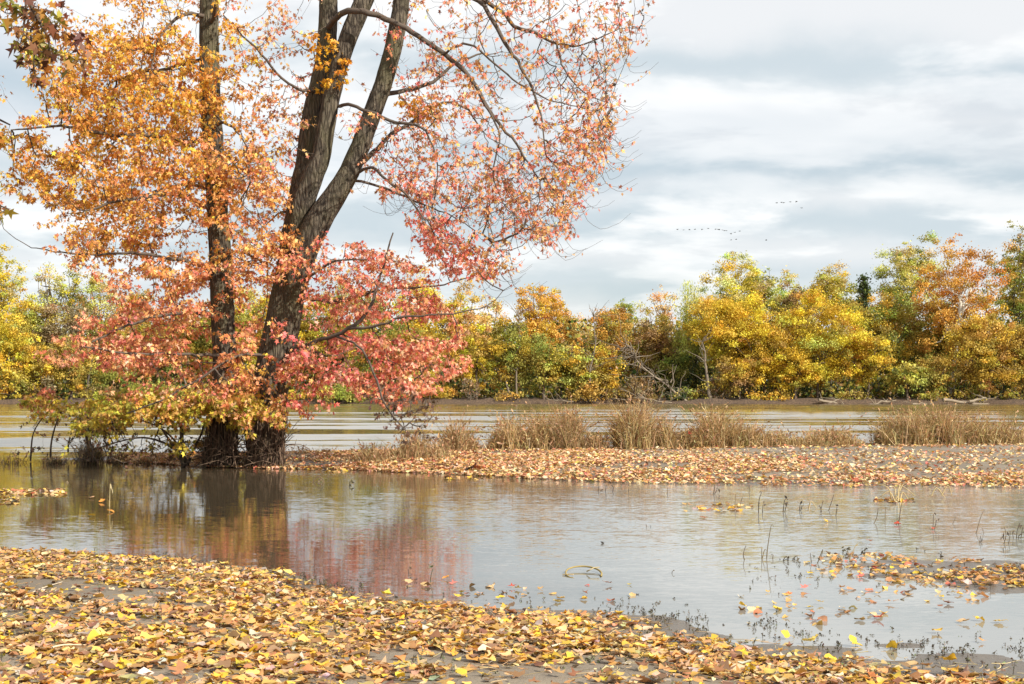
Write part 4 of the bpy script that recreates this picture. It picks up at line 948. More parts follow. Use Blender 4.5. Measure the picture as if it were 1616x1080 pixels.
# ---- shrubs at the water, upstream of the maples
SHB = bark_mat('shrub_bark', (.06, .045, .035), (.18, .135, .10), scale=(20, 20, 5), depth=.01)
tr = [[(291, 742, 0, 11.5), (290, 722, 0, 8.5), (287, 695, 0, 6.9), (284, 665, 0, 5.4), (276, 640, 0, 3.5), (262, 620, 0, 2.0)],
      [(292, 735, -.1, 5.4), (280, 708, -.2, 4.6), (266, 684, -.3, 3.5), (252, 660, -.3, 2.3), (240, 640, -.3, 1.5)],
      [(294, 735, .1, 5.0), (302, 712, .2, 4.3), (312, 690, .3, 3.5), (322, 660, .3, 2.7), (330, 630, .3, 1.5)],
      [(288, 720, 0, 4.6), (262, 700, -.1, 3.5), (230, 690, -.3, 2.7), (190, 698, -.5, 2.0), (160, 708, -.6, 1.2)],
      [(288, 710, 0, 3.8), (250, 680, .4, 2.7), (210, 664, .6, 2.0), (160, 650, .7, 1.2)]]
rg = [dict(poly=[(100, 640), (200, 610), (300, 615), (420, 620), (430, 670), (330, 680), (240, 672), (130, 680), (90, 665)], n=380, leaves=11, pal=YELG, alt=PEACH_, grad=lambda x, y: np.clip((x - 200) / 900 + .1, 0, .4), sd=.9, puff=.13),
      dict(poly=[(200, 610), (290, 620), (420, 625), (420, 650), (300, 660), (180, 650)], n=170, leaves=10, pal=YELG, sd=.7, dy=-.3, puff=.12),
      dict(poly=[(90, 665), (320, 660), (325, 712), (120, 712)], n=170, leaves=3.5, bare=.3, pal=YELG, sd=.8, lumps=.5),
      dict(poly=[(110, 650), (330, 660), (335, 732), (110, 730)], n=420, leaves=1.2, bare=.6, pal=DEADL, sd=.7, lumps=.2)]
woody('shrub', (float(gp(291, 738)[0]), 29.4, -.05), 'yellow green shrub with several dark stems rising from the water beside the thin maple', 'shrub', 29.4, tr, [], rg, 203, (.07, .12), 'shrubs in the flooded edge of the spit', bark=SHB, tsides=9)
tr = [[(48, 728, 0, 3.1), (49, 706, 0, 2.7), (52, 685, 0, 2.3), (60, 668, 0, 2.0), (76, 650, 0, 1.2), (90, 640, 0, 0.8)],
      [(73, 725, .3, 3.5), (74, 705, .3, 3.1), (78, 685, .3, 2.7), (84, 662, .3, 2.0), (96, 635, .3, 1.2)],
      [(94, 720, .6, 3.1), (95, 702, .6, 2.7), (101, 682, .6, 2.3), (108, 660, .6, 1.5), (122, 636, .6, 1.2)],
      [(134, 720, .2, 6.2), (134, 700, .2, 5.0), (132, 686, .2, 4.3), (134, 668, .2, 3.1), (142, 645, .2, 2.0)]]
rg = [dict(poly=[(42, 640), (70, 620), (110, 630), (150, 640), (160, 680), (110, 680), (70, 672), (45, 660)], n=110, leaves=6, pal=YELG, alt=PEACH_, grad=lambda x, y: np.full(len(x), .35), sd=.6, puff=.12),
      dict(poly=[(45, 618), (78, 612), (76, 640), (46, 640)], n=12, leaves=7, pal=[((.66, .24, .15), 2), ((.55, .2, .12), 1)], sd=.3, puff=.12),
      dict(poly=[(40, 660), (160, 650), (170, 715), (60, 715)], n=70, leaves=1.2, bare=.6, pal=DEADL, sd=.6, lumps=.2)]
woody('shrub', (float(gp(73, 725)[0]), 31.5, -.1), 'thin leaning shrub stems with a pink tuft, standing apart in the river edge', 'shrub', 31.5, tr, [], rg, 204, (.07, .12), 'shrubs in the flooded edge of the spit', bark=SHB, tsides=7)

# ---- sycamore bough entering the frame at the upper corner; its trunk stands outside the view
YS = 17.0
tr = [[(-330, 830, 0, 120), (-325, 700, 0, 92), (-318, 450, 0, 80), (-300, 200, 0, 70), (-270, -60, 0, 58), (-250, -300, .4, 40), (-240, -520, .8, 14)]]
bo = [[(-285, -40, 0, 26), (-180, -120, -.1, 22), (-60, -110, -.2, 18), (20, -50, -.2, 14), (52, 5, -.2, 10), (68, 34, -.2, 7), (82, 64, -.2, 5), (90, 96, -.2, 3)],
      [(66, 30, -.2, 5), (58, 56, -.2, 4), (62, 84, -.2, 3), (60, 126, -.1, 2)],
      [(20, -50, -.2, 8), (30, -10, .2, 6), (24, 30, .3, 3), (18, 60, .3, 2)],
      [(-300, 200, 0, 22), (-200, 150, .2, 16), (-100, 140, .3, 10), (-40, 170, .3, 6), (2, 190, .3, 3)],
      [(-310, 360, 0, 20), (-200, 300, .2, 14), (-80, 290, .3, 8), (-30, 310, .3, 4), (0, 325, .3, 2)]]
SYC = [((.26, .22, .04), 2), ((.42, .20, .04), 2), ((.22, .09, .04), 3), ((.50, .30, .05), 1), ((.12, .05, .03), 2)]
rg = [dict(poly=[(20, 0), (110, 0), (112, 60), (84, 130), (56, 132), (40, 100), (18, 85), (14, 20)], n=60, leaves=2.6, pal=SYC, sd=.5, puff=.1, lumps=.1),
      dict(poly=[(-70, 165), (14, 172), (16, 204), (-30, 220), (-70, 210)], n=20, leaves=2.4, pal=SYC, sd=.3, lumps=.1),
      dict(poly=[(-60, 290), (8, 318), (12, 345), (-60, 350)], n=16, leaves=2.4, pal=SYC, sd=.3, lumps=.1),
      dict(poly=[(-300, -450), (-60, -420), (60, -200), (20, -10), (-120, 0), (-300, -60)], n=150, leaves=4, pal=SYC, sd=1.4, lumps=.2)]
woody('sycamore_tree', (float((-330 - CX) / F * YS), YS, float(height((-330 - CX) / F * YS, YS)) - .1), 'dark brown and green sycamore bough hanging into the upper corner', 'tree', YS, tr, bo, rg, 205, (.10, .17), tsides=16, step=.3)

# ---- weeds in the flooded gap upstream of the shrubs
for i, (x, y, w, h, lab, n) in enumerate([(157, 728, 60, 56, 'dark shaggy grass tussock in the water between the two shrubs', 520), (62, 728, 50, 24, 'low dark weeds around the thin leaning shrub stems', 160),
                                          (12, 722, 40, 40, 'dark weed tuft with seed heads at the river edge by the photo edge', 90), (92, 730, 22, 22, 'small black weed stub in front of the thin leaning stems', 60), (240, 726, 120, 18, 'low leafy weeds along the waterline beside the yellow green shrub', 240)]):
    g = np.random.default_rng(700 + i); Y0 = 30.8; X0 = (x - CX) / F * Y0; mb = MB()
    blades(mb, X0, Y0, lambda a, b: np.maximum(height(a, b), -.05), n, w / F * Y0 * .55, h / F * Y0 * 1.1, g, [((.10, .07, .045), 3), ((.16, .11, .06), 2), ((.2, .17, .07), .6)], .012, .6, .25, .2)
    tag(mb.build('weed_tussock', M_GRASS, origin=(X0, Y0, 0)), lab, 'weeds', 'weed tussocks in the flooded edge', 'stuff' if i == 4 else None)

# ------------------------------------------------------------------ near bank: leaf carpet
NEAR_L = [((.68, .43, .12), 2.8), ((.60, .34, .11), 2), ((.70, .46, .055), 2.0), ((.72, .55, .29), 1.2), ((.46, .25, .10), 2.4), ((.31, .17, .08), 2), ((.60, .40, .20), 2.4), ((.21, .12, .07), 1.1), ((.55, .46, .38), .8)]
g = np.random.default_rng(900)
def bank_leaves(N, ylo, yhi, size, seed, ny_=5, nx_=3):
    g = np.random.default_rng(seed)
    Yy = g.uniform(ylo, yhi, N); X = g.uniform(-1, 1, N) * (Yy * .40 + .6); h = height(X, Yy)
    sh = interp_pts(NEAR, X) - Yy                        # distance inland from the water
    v = vnoise(X, Yy * 1.5, .55, 91) * .6 + vnoise(X, Yy * 1.8, 1.5, 92) * .4
    d = np.clip((v - .33) * 3.4, .08, .93)
    lim = np.where(X > 1.0, .55, .05)                      # bare wet mud strip on the lower shore
    d = d * np.clip((sh - lim) * 2.2 + .05, 0.0, 1)
    isl = (Yy > 10.6) & (X > 2.6) & (sh < -.8)
    d = np.where(isl & (h > .006), np.clip((v - .42) * 3, 0, 1) * .75, d)
    k = (g.random(N) < d) & (h > -.004)
    X, Yy, h = X[k], Yy[k], h[k]; n = len(X)
    ax, nr = flat_pose(n, g, .15); T, f = leaf_tmpl(n, g, nx_, ny_, .36)
    return np.stack([X, Yy, h + .008 + g.random(n) ** 2 * .035], -1), ax, nr, g.uniform(size[0], size[1], n) * g.choice([.7, 1, 1.2], n), T, f, palette(n, NEAR_L, .17, g)
mb = MB()
for a in ((21000, 5.5, 9.2, (.040, .085), 901), (36000, 9.2, 15.5, (.040, .082), 902), (7000, 5.5, 15.5, (.018, .04), 903)):
    A = bank_leaves(*a); m = np.random.default_rng(a[4]).random(len(A[0])) < (.22 if a[3][0] > .03 else 0)
    cards(mb, A[0][~m], A[1][~m], A[2][~m], A[3][~m], A[4][~m], A[5], A[6][~m])
    if m.any():                                  # lobed maple leaves among the oval ones
        gg = np.random.default_rng(a[4] + 50); T = np.repeat(MAPLE[None], int(m.sum()), 0); T[..., 1] -= .5
        T[..., 2] += gg.uniform(-.3, 1.1, (len(T), 1)) * T[..., 0] ** 2 + gg.normal(0, .5, (len(T), 1)) * T[..., 1] ** 2 + gg.normal(0, .05, T.shape[:2])
        cards(mb, A[0][m], A[1][m], A[2][m], A[3][m] * 1.05, T, MAPLE_F, A[6][m] * np.array([.95, .85, .9]))
tag(mb.build('leaf_carpet', M_LITTER), 'carpet of fallen yellow, tan and brown leaves over the near mud bank', 'fallen leaves', kind='stuff')

# straws, stalks and small green sprouts among the leaves
mb = MB(); g = np.random.default_rng(905)
for k in range(1500):
    y = g.uniform(6.5, 14.2); x = g.uniform(-1, 1) * y * .4
    if interp_pts(NEAR, x) - y < .15: continue
    z = float(height(x, y)) + .02; a = g.uniform(0, pi); L = g.uniform(.04, .16); d = np.array([cos(a), sin(a), g.normal(0, .12)])
    s = np.linspace(-.5, .5, 4)[:, None]; q = np.array([x, y, z]) + d * s * L + np.array([-sin(a), cos(a), 0]) * (s * s) * L * g.normal(0, .5) + np.array([0, 0, .01])
    tube(mb, q, np.full(4, g.uniform(.0012, .0026)), 3, palette(1, [((.62, .46, .22), 3), ((.40, .27, .12), 2), ((.7, .56, .3), 1)], .1, g)[0], cap=False)
tag(mb.build('leaf_stalks', M_LITTER), 'loose leaf stalks and straws scattered over the leaf carpet', 'straw', kind='stuff')

def sprigs(pts, g, hs=(.010, .034), pal=None, lf=(.007, .017)):
    mb = MB(); pal = pal or [((.075, .06, .04), 3), ((.12, .095, .06), 2), ((.11, .12, .05), .8)]
    n = len(pts); k = 7
    h = g.uniform(hs[0], hs[1], n) * g.choice([.5, .8, 1, 1.7], n); lean = g.normal(0, .4, (n, 2))
    for i in range(n):
        tip = pts[i] + np.array([lean[i, 0] * h[i], lean[i, 1] * h[i], h[i]])
        tube(mb, np.array([pts[i] - np.array([0, 0, .02]), (pts[i] + tip) / 2 + g.normal(0, .004, 3), tip]), np.array([.0025, .002, .001]), 3, (.07, .055, .035), cap=False)
    idx = np.repeat(np.arange(n), k); s = g.uniform(.25, 1.05, n * k)
    pos = pts[idx] + np.stack([lean[idx, 0] * h[idx] * s, lean[idx, 1] * h[idx] * s, h[idx] * s], -1) + g.normal(0, .006, (n * k, 3))
    cards(mb, pos, norm(rand_dirs(n * k, g) + np.array([0, 0, .6])), rand_dirs(n * k, g), g.uniform(lf[0], lf[1], n * k), RHOMB * np.array([.8, 1.3, 1]), RHOMB_F, palette(n * k, pal, .2, g))
    return mb
g = np.random.default_rng(910); pts = []
while len(pts) < 680:
    if g.random() < .62:
        x = g.uniform(560, 1640); ys = np.interp(x, [560, 900, 1050, 1150, 1350, 1616], [936, 962, 972, 990, 1008, 1032]); y = ys + g.normal(4, 15); 
        if g.random() > np.clip((vnoise(x, y * 2, 40, 93) - .3) * 3, .05, 1) or (x < 850 and g.random() < .75): continue
    elif g.random() < .5:
        x = g.uniform(230, 580); y = np.interp(x, [230, 300, 450, 580], [880, 890, 912, 935]) + g.normal(2, 8)
    else:
        x = g.uniform(1180, 1640); y = np.interp(x, [1180, 1300, 1640], [895, 885, 900]) + g.normal(10, 16)
        if g.random() < .55: continue
    p_ = gp(x, y); z = float(height(p_[0], p_[1])); 
    if z < -.09: continue
    pts.append([p_[0], p_[1], max(z, -.01)])
tag(sprigs(np.array(pts), g).build('drowned_weeds', M_WEED), 'small dark drowned weeds along the edge of the near bank', 'weeds', kind='stuff')
pts = []
while len(pts) < 420:
    y = g.uniform(7.2, 13.5); x = g.uniform(-1, 1) * y * .4; d = interp_pts(NEAR, x) - y
    if d < .2 or vnoise(x, y, .7, 94) < .5: continue
    pts.append([x, y, float(height(x, y))])
tag(sprigs(np.array(pts), g, (.015, .05), [((.16, .15, .09), 2), ((.24, .21, .13), 2), ((.14, .17, .06), 1)], (.008, .02)).build('mud_sprouts', M_WEED), 'tiny grey green sprouts between the leaves on the mud', 'weeds', kind='stuff')

# bright single leaves lying on top of the carpet
def one_leaf(name, p, size, col, lab, cat='leaf', group=None, seed=0, tilt=.35, kind='oval', curl=.35, maple=False, label_mat=None):
    g = np.random.default_rng(seed); mb = MB(); ax, nr = flat_pose(1, g, tilt)
    if maple:
        T = MAPLE[None].copy(); T[..., 1] -= .5; T[..., 2] += .5 * T[..., 0] ** 2 + g.normal(0, .4) * T[..., 1] ** 2
        cards(mb, p[None], ax, nr, np.array([size]), T, MAPLE_F, np.array([col]))
    else:
        T, f = leaf_tmpl(1, g, 5, 7, curl, kind); T[..., 0] *= 1.5
        cards(mb, p[None], ax, nr, np.array([size]), T, f, np.array([col]))
    e = p - ax[0] * size * .42; st = np.array([e, e - ax[0] * size * .25 + np.array([0, 0, .006]), e - ax[0] * size * .5 + g.normal(0, .008, 3) + np.array([0, 0, .004])])
    tube(mb, st, np.array([.0018, .0014, .0012]), 4, np.array(col) * .8)
    return tag(mb.build(name, M_LITTER, origin=p), lab, cat, group)
TH = ['first', 'second', 'third', 'fourth', 'fifth', 'sixth', 'seventh', 'eighth', 'ninth', 'tenth', 'eleventh', 'twelfth', 'thirteenth']
ROWS = [('near the waterline', 'far row', [(23, 872), (40, 895), (109, 873), (37, 914), (245, 898), (291, 893), (384, 927), (437, 898), (487, 956), (610, 938), (455, 902)]),
        ('halfway across the bank', 'middle row', [(300, 938), (195, 976), (390, 946), (490, 955), (633, 987), (780, 993), (848, 1003), (910, 978), (1240, 1000), (1280, 1008), (1349, 1012), (1170, 1030)]),
        ('close to the bottom of the photo', 'front row', [(62, 1001), (160, 1003), (398, 1028), (505, 1014), (573, 1033), (192, 1052), (655, 1012), (1182, 1058), (1283, 1041), (1408, 1016), (1500, 1040), (1505, 1041 + 16)])]
YEL = [(.80, .54, .05), (.78, .46, .04), (.74, .40, .05), (.82, .62, .16), (.70, .48, .06)]
g = np.random.default_rng(920); q = 0
for where, row, L in ROWS:
    for i, (x, y) in enumerate(sorted(L)):
        Yg = gp(x, y, .06); z = float(height(Yg[0], Yg[1])); p_ = gp(x, y, max(z, 0) + .035)
        one_leaf('yellow_leaf', p_, g.uniform(.062, .09), YEL[int(g.integers(0, 5))], '%s bright yellow leaf from the west %s' % (TH[i], where), 'leaf', 'bright yellow leaves lying on the leaf carpet', 2000 + q, .38); q += 1

# leaves afloat on the pond
RED, PNK, ORG, YLW, TAN, BRW, PCH = (.55, .09, .05), (.66, .20, .16), (.68, .30, .06), (.76, .50, .05), (.62, .42, .22), (.30, .12, .06), (.74, .44, .24)
FL = [(806, 924, RED, 'red maple leaf floating against a yellow one', 1), (819, 927, YLW, 'yellow leaf floating against the red maple leaf', 1), (854, 928, (.72, .40, .06), 'lone orange yellow leaf floating on open water near the looped stick', 1),
      (962, 920, BRW, 'curled dark red leaf floating just beyond the looped stick', 1), (704, 911, ORG, 'orange leaf standing up in the red reflection', 0), (717, 919, PNK, 'pink leaf floating beside the orange one in the red reflection', 1),
      (645, 917, TAN, 'tan leaf under a black stub in the red reflection', 0), (722, 940, YLW, 'yellow leaf touching the bank where the red reflection ends', 0), (774, 923, TAN, 'flat tan leaf floating beyond the red and yellow pair', 0),
      (790, 943, YLW, 'yellow leaf of the small raft by the bank', 0), (807, 944, ORG, 'orange yellow leaf at the end of the small raft', 0), (924, 934, BRW, 'brown star shaped leaf floating below the looped stick', 1),
      (1373, 853, BRW, 'small curled brown leaf alone on tan water above the leafy islet', 0), (1246, 937, RED, 'red leaf floating with dark weeds in mid water', 1), (1268, 927, PNK, 'pink flat leaf floating just beyond the red one with dark weeds', 1),
      (1296, 950, YLW, 'pale yellow leaf floating below the pink flat leaf', 1), (1330, 926, ORG, 'orange yellow leaf cluster floating before the islet', 1), (1171, 955, YLW, 'yellow leaf floating alone near the black weed dots', 0),
      (1357, 908, PNK, 'salmon maple leaf at the near edge of the islet', 1), (1403, 949, ORG, 'orange pointed leaf floating in the calm bay', 1), (1484, 957, BRW, 'brown leaf floating flat in the calm bay', 1),
      (1497, 950, BRW, 'rusty leaf beside the flat brown one', 0), (1510, 934, ORG, 'orange maple leaf standing on shallow water by the islet', 1), (1547, 976, YLW, 'round yellow leaf floating in the bay with a long stalk', 0),
      (1577, 979, YLW, 'narrow yellow leaf at the end of the long stalk', 0), (1480, 995, (.74, .46, .06), 'upright round gold leaf near the muddy shore of the bay', 0), (1549, 1010, ORG, 'orange leaf over its reflection near the shore weeds', 1),
      (1520, 979, TAN, 'curled tan and brown leaf in the bay', 0), (1472, 833, RED, 'dark red leaf hung on a reed stub', 1), (1249, 823, YLW, 'gold leaf on the tan water under the reed row', 0), (1303, 822, (.74, .42, .08), 'amber leaf on the tan water under the reed row', 0),
      (1143, 802, (.55, .20, .05), 'large rusty maple leaf standing among the far reed stubs', 1), (1127, 800, PCH, 'peach leaf leaning on the large rusty one', 0), (1110, 816, BRW, 'dark rusty leaf tip on open water below the peach leaf', 0),
      (1416, 826, RED, 'small red brown leaf at the foot of the tall reed stub', 0), (1385, 973, RED, 'tiny red brown leaf in the middle of the calm bay', 0), (1278, 904, YLW, 'string of yellow leaves before the bent reeds', 0),
      (52, 779, RED, 'rolled red leaf in the upstream leaf raft', 0), (145, 785, PCH, 'peach leaf alone past the end of the upstream raft', 0), (161, 791, ORG, 'orange leaf floating below the peach one', 0), (145, 813, YLW, 'yellow dot leaf below the upstream raft', 0), (175, 806, ORG, 'small orange leaf at a pale straw', 0)]
for i, (x, y, c, lab, mp) in enumerate(FL):
    p_ = gp(x, y, .02); d = p_[1]
    one_leaf('floating_leaf', p_, (.062 if d < 15 else .072) * g.uniform(.8, 1.2), c, lab, 'leaf', 'leaves floating on the pond', 3000 + i, .2, curl=.35, maple=bool(mp))
# rafts of small leaves afloat
g = np.random.default_rng(930); P3 = []
for (x0, x1, y0, y1, n) in ((0, 105, 772, 781, 110), (0, 30, 785, 796, 30), (485, 512, 739, 742, 14), (515, 560, 741, 745, 16), (700, 760, 752, 757, 14), (1080, 1190, 795, 808, 34), (1380, 1440, 787, 793, 30), (1290, 1440, 872, 912, 110), (1400, 1560, 880, 925, 90), (1270, 1400, 885, 905, 20), (1400, 1616, 905, 950, 55), (1150, 1400, 925, 985, 40), (660, 1000, 920, 952, 22)):
    x = g.uniform(x0, x1, n); y = g.uniform(y0, y1, n); P3 += [gp(a, b, .008) for a, b in zip(x, y)]
P3 = np.array(P3); n = len(P3); ax, nr = flat_pose(n, g, .22); T, f = leaf_tmpl(n, g, 3, 5, .35); mb = MB()
cards(mb, P3, ax, nr, np.where(P3[:, 1] > 15, g.uniform(.07, .12, n), g.uniform(.035, .085, n)), T, f, palette(n, NEAR_L + [((.6, .2, .12), 1.5)], .15, g))
tag(mb.build('leaf_raft', M_LITTER), 'drifts of small leaves afloat on the pond', 'fallen leaves', kind='stuff')

# looped stick half sunk in the pond
mb = MB(); c0 = gp(921, 907)
th = np.linspace(-.15 * pi, 1.62 * pi, 26); q = np.stack([c0[0] + .155 * np.cos(th), c0[1] + .19 * np.sin(th) * 1.6, .012 + .022 * np.sin(th)], -1)
tube(mb, q, np.linspace(.0085, .006, 26), 8, (.30, .23, .09))
q = spline(np.array([gp(926, 902, .02), gp(932, 899, .04), gp(938, 896, .05), gp(946, 895.5, .05)]), .02); tube(mb, q, np.linspace(.006, .004, len(q)), 6, (.42, .34, .18))
q = spline(np.array([gp(888, 907, .006), gp(896, 906.5, .012), gp(905, 907, .012)]), .02); tube(mb, q, np.full(len(q), .005), 6, (.55, .42, .22))
tag(mb.build('looped_stick', M_WOOD, origin=c0), 'thin stick bent into a ring, half sunk in the pond', 'stick')

# reeds and stubs standing in the pond
def reed(x, y, tops, lab, col=(.07, .055, .035), w=.006, leaves=0, seed=0, group='reed stubs standing in the pond', name='reed_stub'):
    g = np.random.default_rng(seed); p_ = gp(x, y); d = p_[1]; mb = MB(); wd = max(w, .00040 * d)
    for tp in tops:
        q = np.array([np.array([(a - CX) / F * d, d + g.normal(0, .01), CAMH + (HY - b) / F * d]) for a, b in tp])
        if len(q) > 2: q = spline(q, .03)
        q = np.vstack([q[0] - np.array([0, 0, .06]), q]); tube(mb, q, np.linspace(wd, wd * .5, len(q)), 5, np.array(col) * g.uniform(.8, 1.3))
    for k in range(leaves):
        tp = tops[int(g.integers(0, len(tops)))][-1]; c = np.array([(tp[0] - CX) / F * d, d, CAMH + (HY - tp[1]) / F * d]) + g.normal(0, .018, 3)
        c[2] = max(c[2], .01)
        cards(mb, c[None], rand_dirs(1, g), rand_dirs(1, g), g.uniform(.03, .07) * min(1, d / 24), RHOMB * np.array([.7, 1.2, 1]), RHOMB_F, np.array([np.array(col) * g.uniform(.7, 1.6)]))
    return tag(mb.build(name, M_WEED, origin=p_), lab, 'reed', group)
R_ = [(1203, 882, [[(1202, 882), (1202, 863)], [(1203, 882), (1207, 868), (1210, 869)], [(1210, 884), (1212, 862), (1217, 828), (1221, 832)], [(1219, 886), (1220, 876), (1217, 876)]], 'thick broken reeds with one tall bent stem rising from them', (.16, .12, .06), 5),
      (1175, 884, [[(1175, 884), (1173, 874), (1177, 861)]], 'single thin bent reed beside the thick broken reeds', (.16, .12, .06), 0),
      (1240, 886, [[(1236, 884), (1241, 878), (1244, 885)], [(1237, 885), (1243, 881)]], 'small dark reed loop with a red leaf behind', (.07, .055, .035), 4),
      (1256, 884, [[(1252, 882), (1258, 878), (1259, 886)], [(1253, 880), (1256, 888)]], 'second small dark reed loop next to the red leaf', (.07, .055, .035), 4),
      (1293, 889, [[(1290, 889), (1298, 867), (1296, 880)], [(1297, 888), (1310, 884), (1318, 889)]], 'reed bent into a tall triangle over the leaf string', (.14, .11, .06), 3),
      (1323, 889, [[(1317, 889), (1324, 877), (1329, 889)], [(1320, 889), (1325, 880)]], 'small triangle of folded reeds before the islet', (.12, .09, .05), 3),
      (1280, 888, [[(1280, 888), (1279, 873)]], 'short straight stub left of the tall triangle of reed', (.09, .07, .05), 0),
      (1343, 884, [[(1340, 884), (1350, 862)], [(1342, 885), (1338, 870)]], 'pair of straw reeds crossing before the islet', (.32, .24, .11), 2),
      (1365, 880, [[(1363, 880), (1364, 870)], [(1366, 880), (1361, 872)]], 'dark tufted weed at the islet tip', (.07, .06, .04), 8),
      (1485, 882, [[(1484, 882), (1486, 872)], [(1487, 882), (1484, 874)]], 'dark weed with two prongs at the far side of the islet', (.08, .06, .04), 6),
      (1332, 872, [[(1330, 872), (1334, 866)], [(1336, 872), (1340, 864)]], 'dark leafy weed behind the crossing straw reeds', (.08, .07, .04), 9),
      (1238, 808, [[(1236, 808), (1238, 790), (1242, 786)], [(1239, 808), (1241, 796)]], 'dark leafy reed stub, thickest of the far row', (.07, .055, .04), 8),
      (1263, 806, [[(1262, 806), (1263, 792)], [(1264, 806), (1266, 797)]], 'dark forked stub next after the thickest of the far row', (.07, .055, .04), 5),
      (1282, 803, [[(1276, 803), (1280, 791), (1289, 803)], [(1276, 804), (1279, 793)]], 'tan folded reed making a small tent in the far row', (.5, .38, .2), 0),
      (1297, 808, [[(1295, 808), (1299, 791)], [(1297, 808), (1293, 798)]], 'dark slanting stubs just past the tan tent', (.09, .07, .05), 3),
      (1310, 806, [[(1308, 806), (1316, 781)]], 'thin tall slanting reed past the dark slanting stubs', (.12, .09, .06), 0),
      (1320, 814, [[(1319, 814), (1321, 800)]], 'last dark stub of the far row with a bud', (.08, .06, .04), 3),
      (1198, 810, [[(1197, 810), (1198, 790), (1202, 776)], [(1203, 810), (1204, 797)]], 'slim reed with a dark floating tangle at its foot', (.09, .07, .05), 7),
      (1166, 800, [[(1160, 800), (1161, 780)], [(1167, 801), (1172, 784)]], 'two thin reeds beyond the large rusty leaf', (.2, .15, .09), 3),
      (1128, 780, [[(1126, 780), (1128, 768), (1125, 762)], [(1128, 780), (1132, 772)]], 'small dark sprig by the reflected edge of the spit', (.09, .07, .05), 2),
      (1182, 778, [[(1182, 782), (1183, 768)]], 'lone thin reed close to the spit reflection', (.12, .1, .07), 0),
      (1053, 779, [[(1053, 780), (1054, 769)]], 'short reed near the spit, east of the row of three', (.12, .1, .07), 0),
      (1419, 828, [[(1418, 828), (1421, 805), (1425, 786)], [(1414, 828), (1419, 820)]], 'tall reed stub with a red brown leaf at its foot', (.13, .09, .06), 2),
      (1381, 826, [[(1378, 828), (1384, 818), (1386, 802)]], 'thin curved reed between the far row and the tall stub', (.2, .15, .09), 0),
      (1397, 823, [[(1397, 823), (1398, 800)]], 'thin straight reed under the arching straws', (.25, .19, .11), 0),
      (1505, 827, [[(1503, 829), (1508, 815)]], 'faint slanting reed on open water before the corner reeds', (.2, .15, .1), 0),
      (1545, 842, [[(1540, 842), (1548, 815), (1553, 806)], [(1552, 843), (1551, 834)]], 'pale slim reed with a red leaf before the corner reeds', (.2, .15, .1), 0),
      (1473, 835, [[(1472, 836), (1474, 812)], [(1474, 836), (1478, 822)]], 'dark reed holding the dark red leaf', (.1, .07, .05), 4),
      (1547, 856, [[(1546, 856), (1547, 846)], [(1548, 857), (1550, 849)]], 'dark reed bud low in front of the corner reeds', (.09, .07, .05), 5),
      (1586, 858, [[(1582, 866), (1587, 845), (1585, 832)], [(1590, 866), (1594, 842)], [(1583, 842), (1583, 850)]], 'clump of dark reeds with an orange leaf near the photo edge', (.10, .075, .05), 6),
      (1606, 850, [[(1604, 858), (1606, 838), (1610, 826)], [(1610, 858), (1613, 832)], [(1600, 856), (1598, 840)], [(1608, 846), (1618, 838)]], 'tallest dark reed clump cut by the photo edge', (.08, .06, .04), 12),
      (1374, 905, [[(1372, 908), (1374, 896)]], 'small black stub standing in the islet leaves', (.07, .05, .035), 3),
      (945, 775, [[(944, 779), (945, 768)], [(946, 779), (948, 774)]], 'first of three dark reed stubs nearest the big maple reflection', (.08, .06, .045), 3),
      (957, 776, [[(955, 780), (957, 766)]], 'middle one of three dark reed stubs near the spit', (.08, .06, .045), 2),
      (968, 776, [[(966, 780), (968, 770), (966, 766)]], 'last of three dark reed stubs near the spit', (.08, .06, .045), 2),
      (993, 776, [[(992, 781), (993, 768)]], 'thin reed stub east of the three dark ones', (.09, .07, .05), 1),
      (953, 858, [[(953, 861), (953, 855)]], 'little black bud alone in the middle of the pond', (.07, .055, .04), 1),
      (1021, 832, [[(1021, 836), (1020, 828)]], 'tiny black stub on pale open water', (.08, .06, .045), 1),
      (644, 905, [[(645, 912), (645, 899)]], 'black stub standing in the red reflection above a tan leaf', (.06, .045, .03), 1),
      (680, 918, [[(679, 922), (680, 910), (683, 898)]], 'thin green black reed in the red reflection', (.08, .09, .04), 3),
      (552, 766, [[(551, 770), (552, 760)], [(553, 770), (554, 763)]], 'dark furry stub in the golden reflection', (.10, .09, .05), 6),
      (502, 761, [[(494, 761), (503, 752), (512, 760)], [(496, 762), (506, 757)]], 'low tangle of bent twigs on a leaf raft in the golden reflection', (.2, .13, .08), 5),
      (173, 800, [[(172, 812), (174, 764)], [(174, 764), (178, 778)]], 'long pale straw standing in the reflection of the shrub', (.55, .45, .25), 1),
      (236, 780, [[(236, 792), (237, 772)]], 'dark spiky stem below the shrub stems', (.10, .07, .05), 5),
      (106, 762, [[(104, 766), (106, 760), (112, 770)]], 'small pale folded straw by the upstream raft', (.5, .38, .22), 0),
      (20, 735, [[(19, 748), (20, 728)]], 'dark tall stub by the edge weeds upstream', (.08, .06, .045), 3),
      (1060, 905, [[(1060, 908), (1061, 901)]], 'tiny dark stub east of the looped stick', (.07, .055, .04), 1),
      (148, 870, [[(147, 879), (150, 864)]], 'dark pointed stick at the waterline of the near bank', (.10, .07, .05), 0)]
for i, (x, y, tops, lab, col, lv) in enumerate(R_):
    reed(x, y, tops, lab, col, .004, lv, 4000 + i)
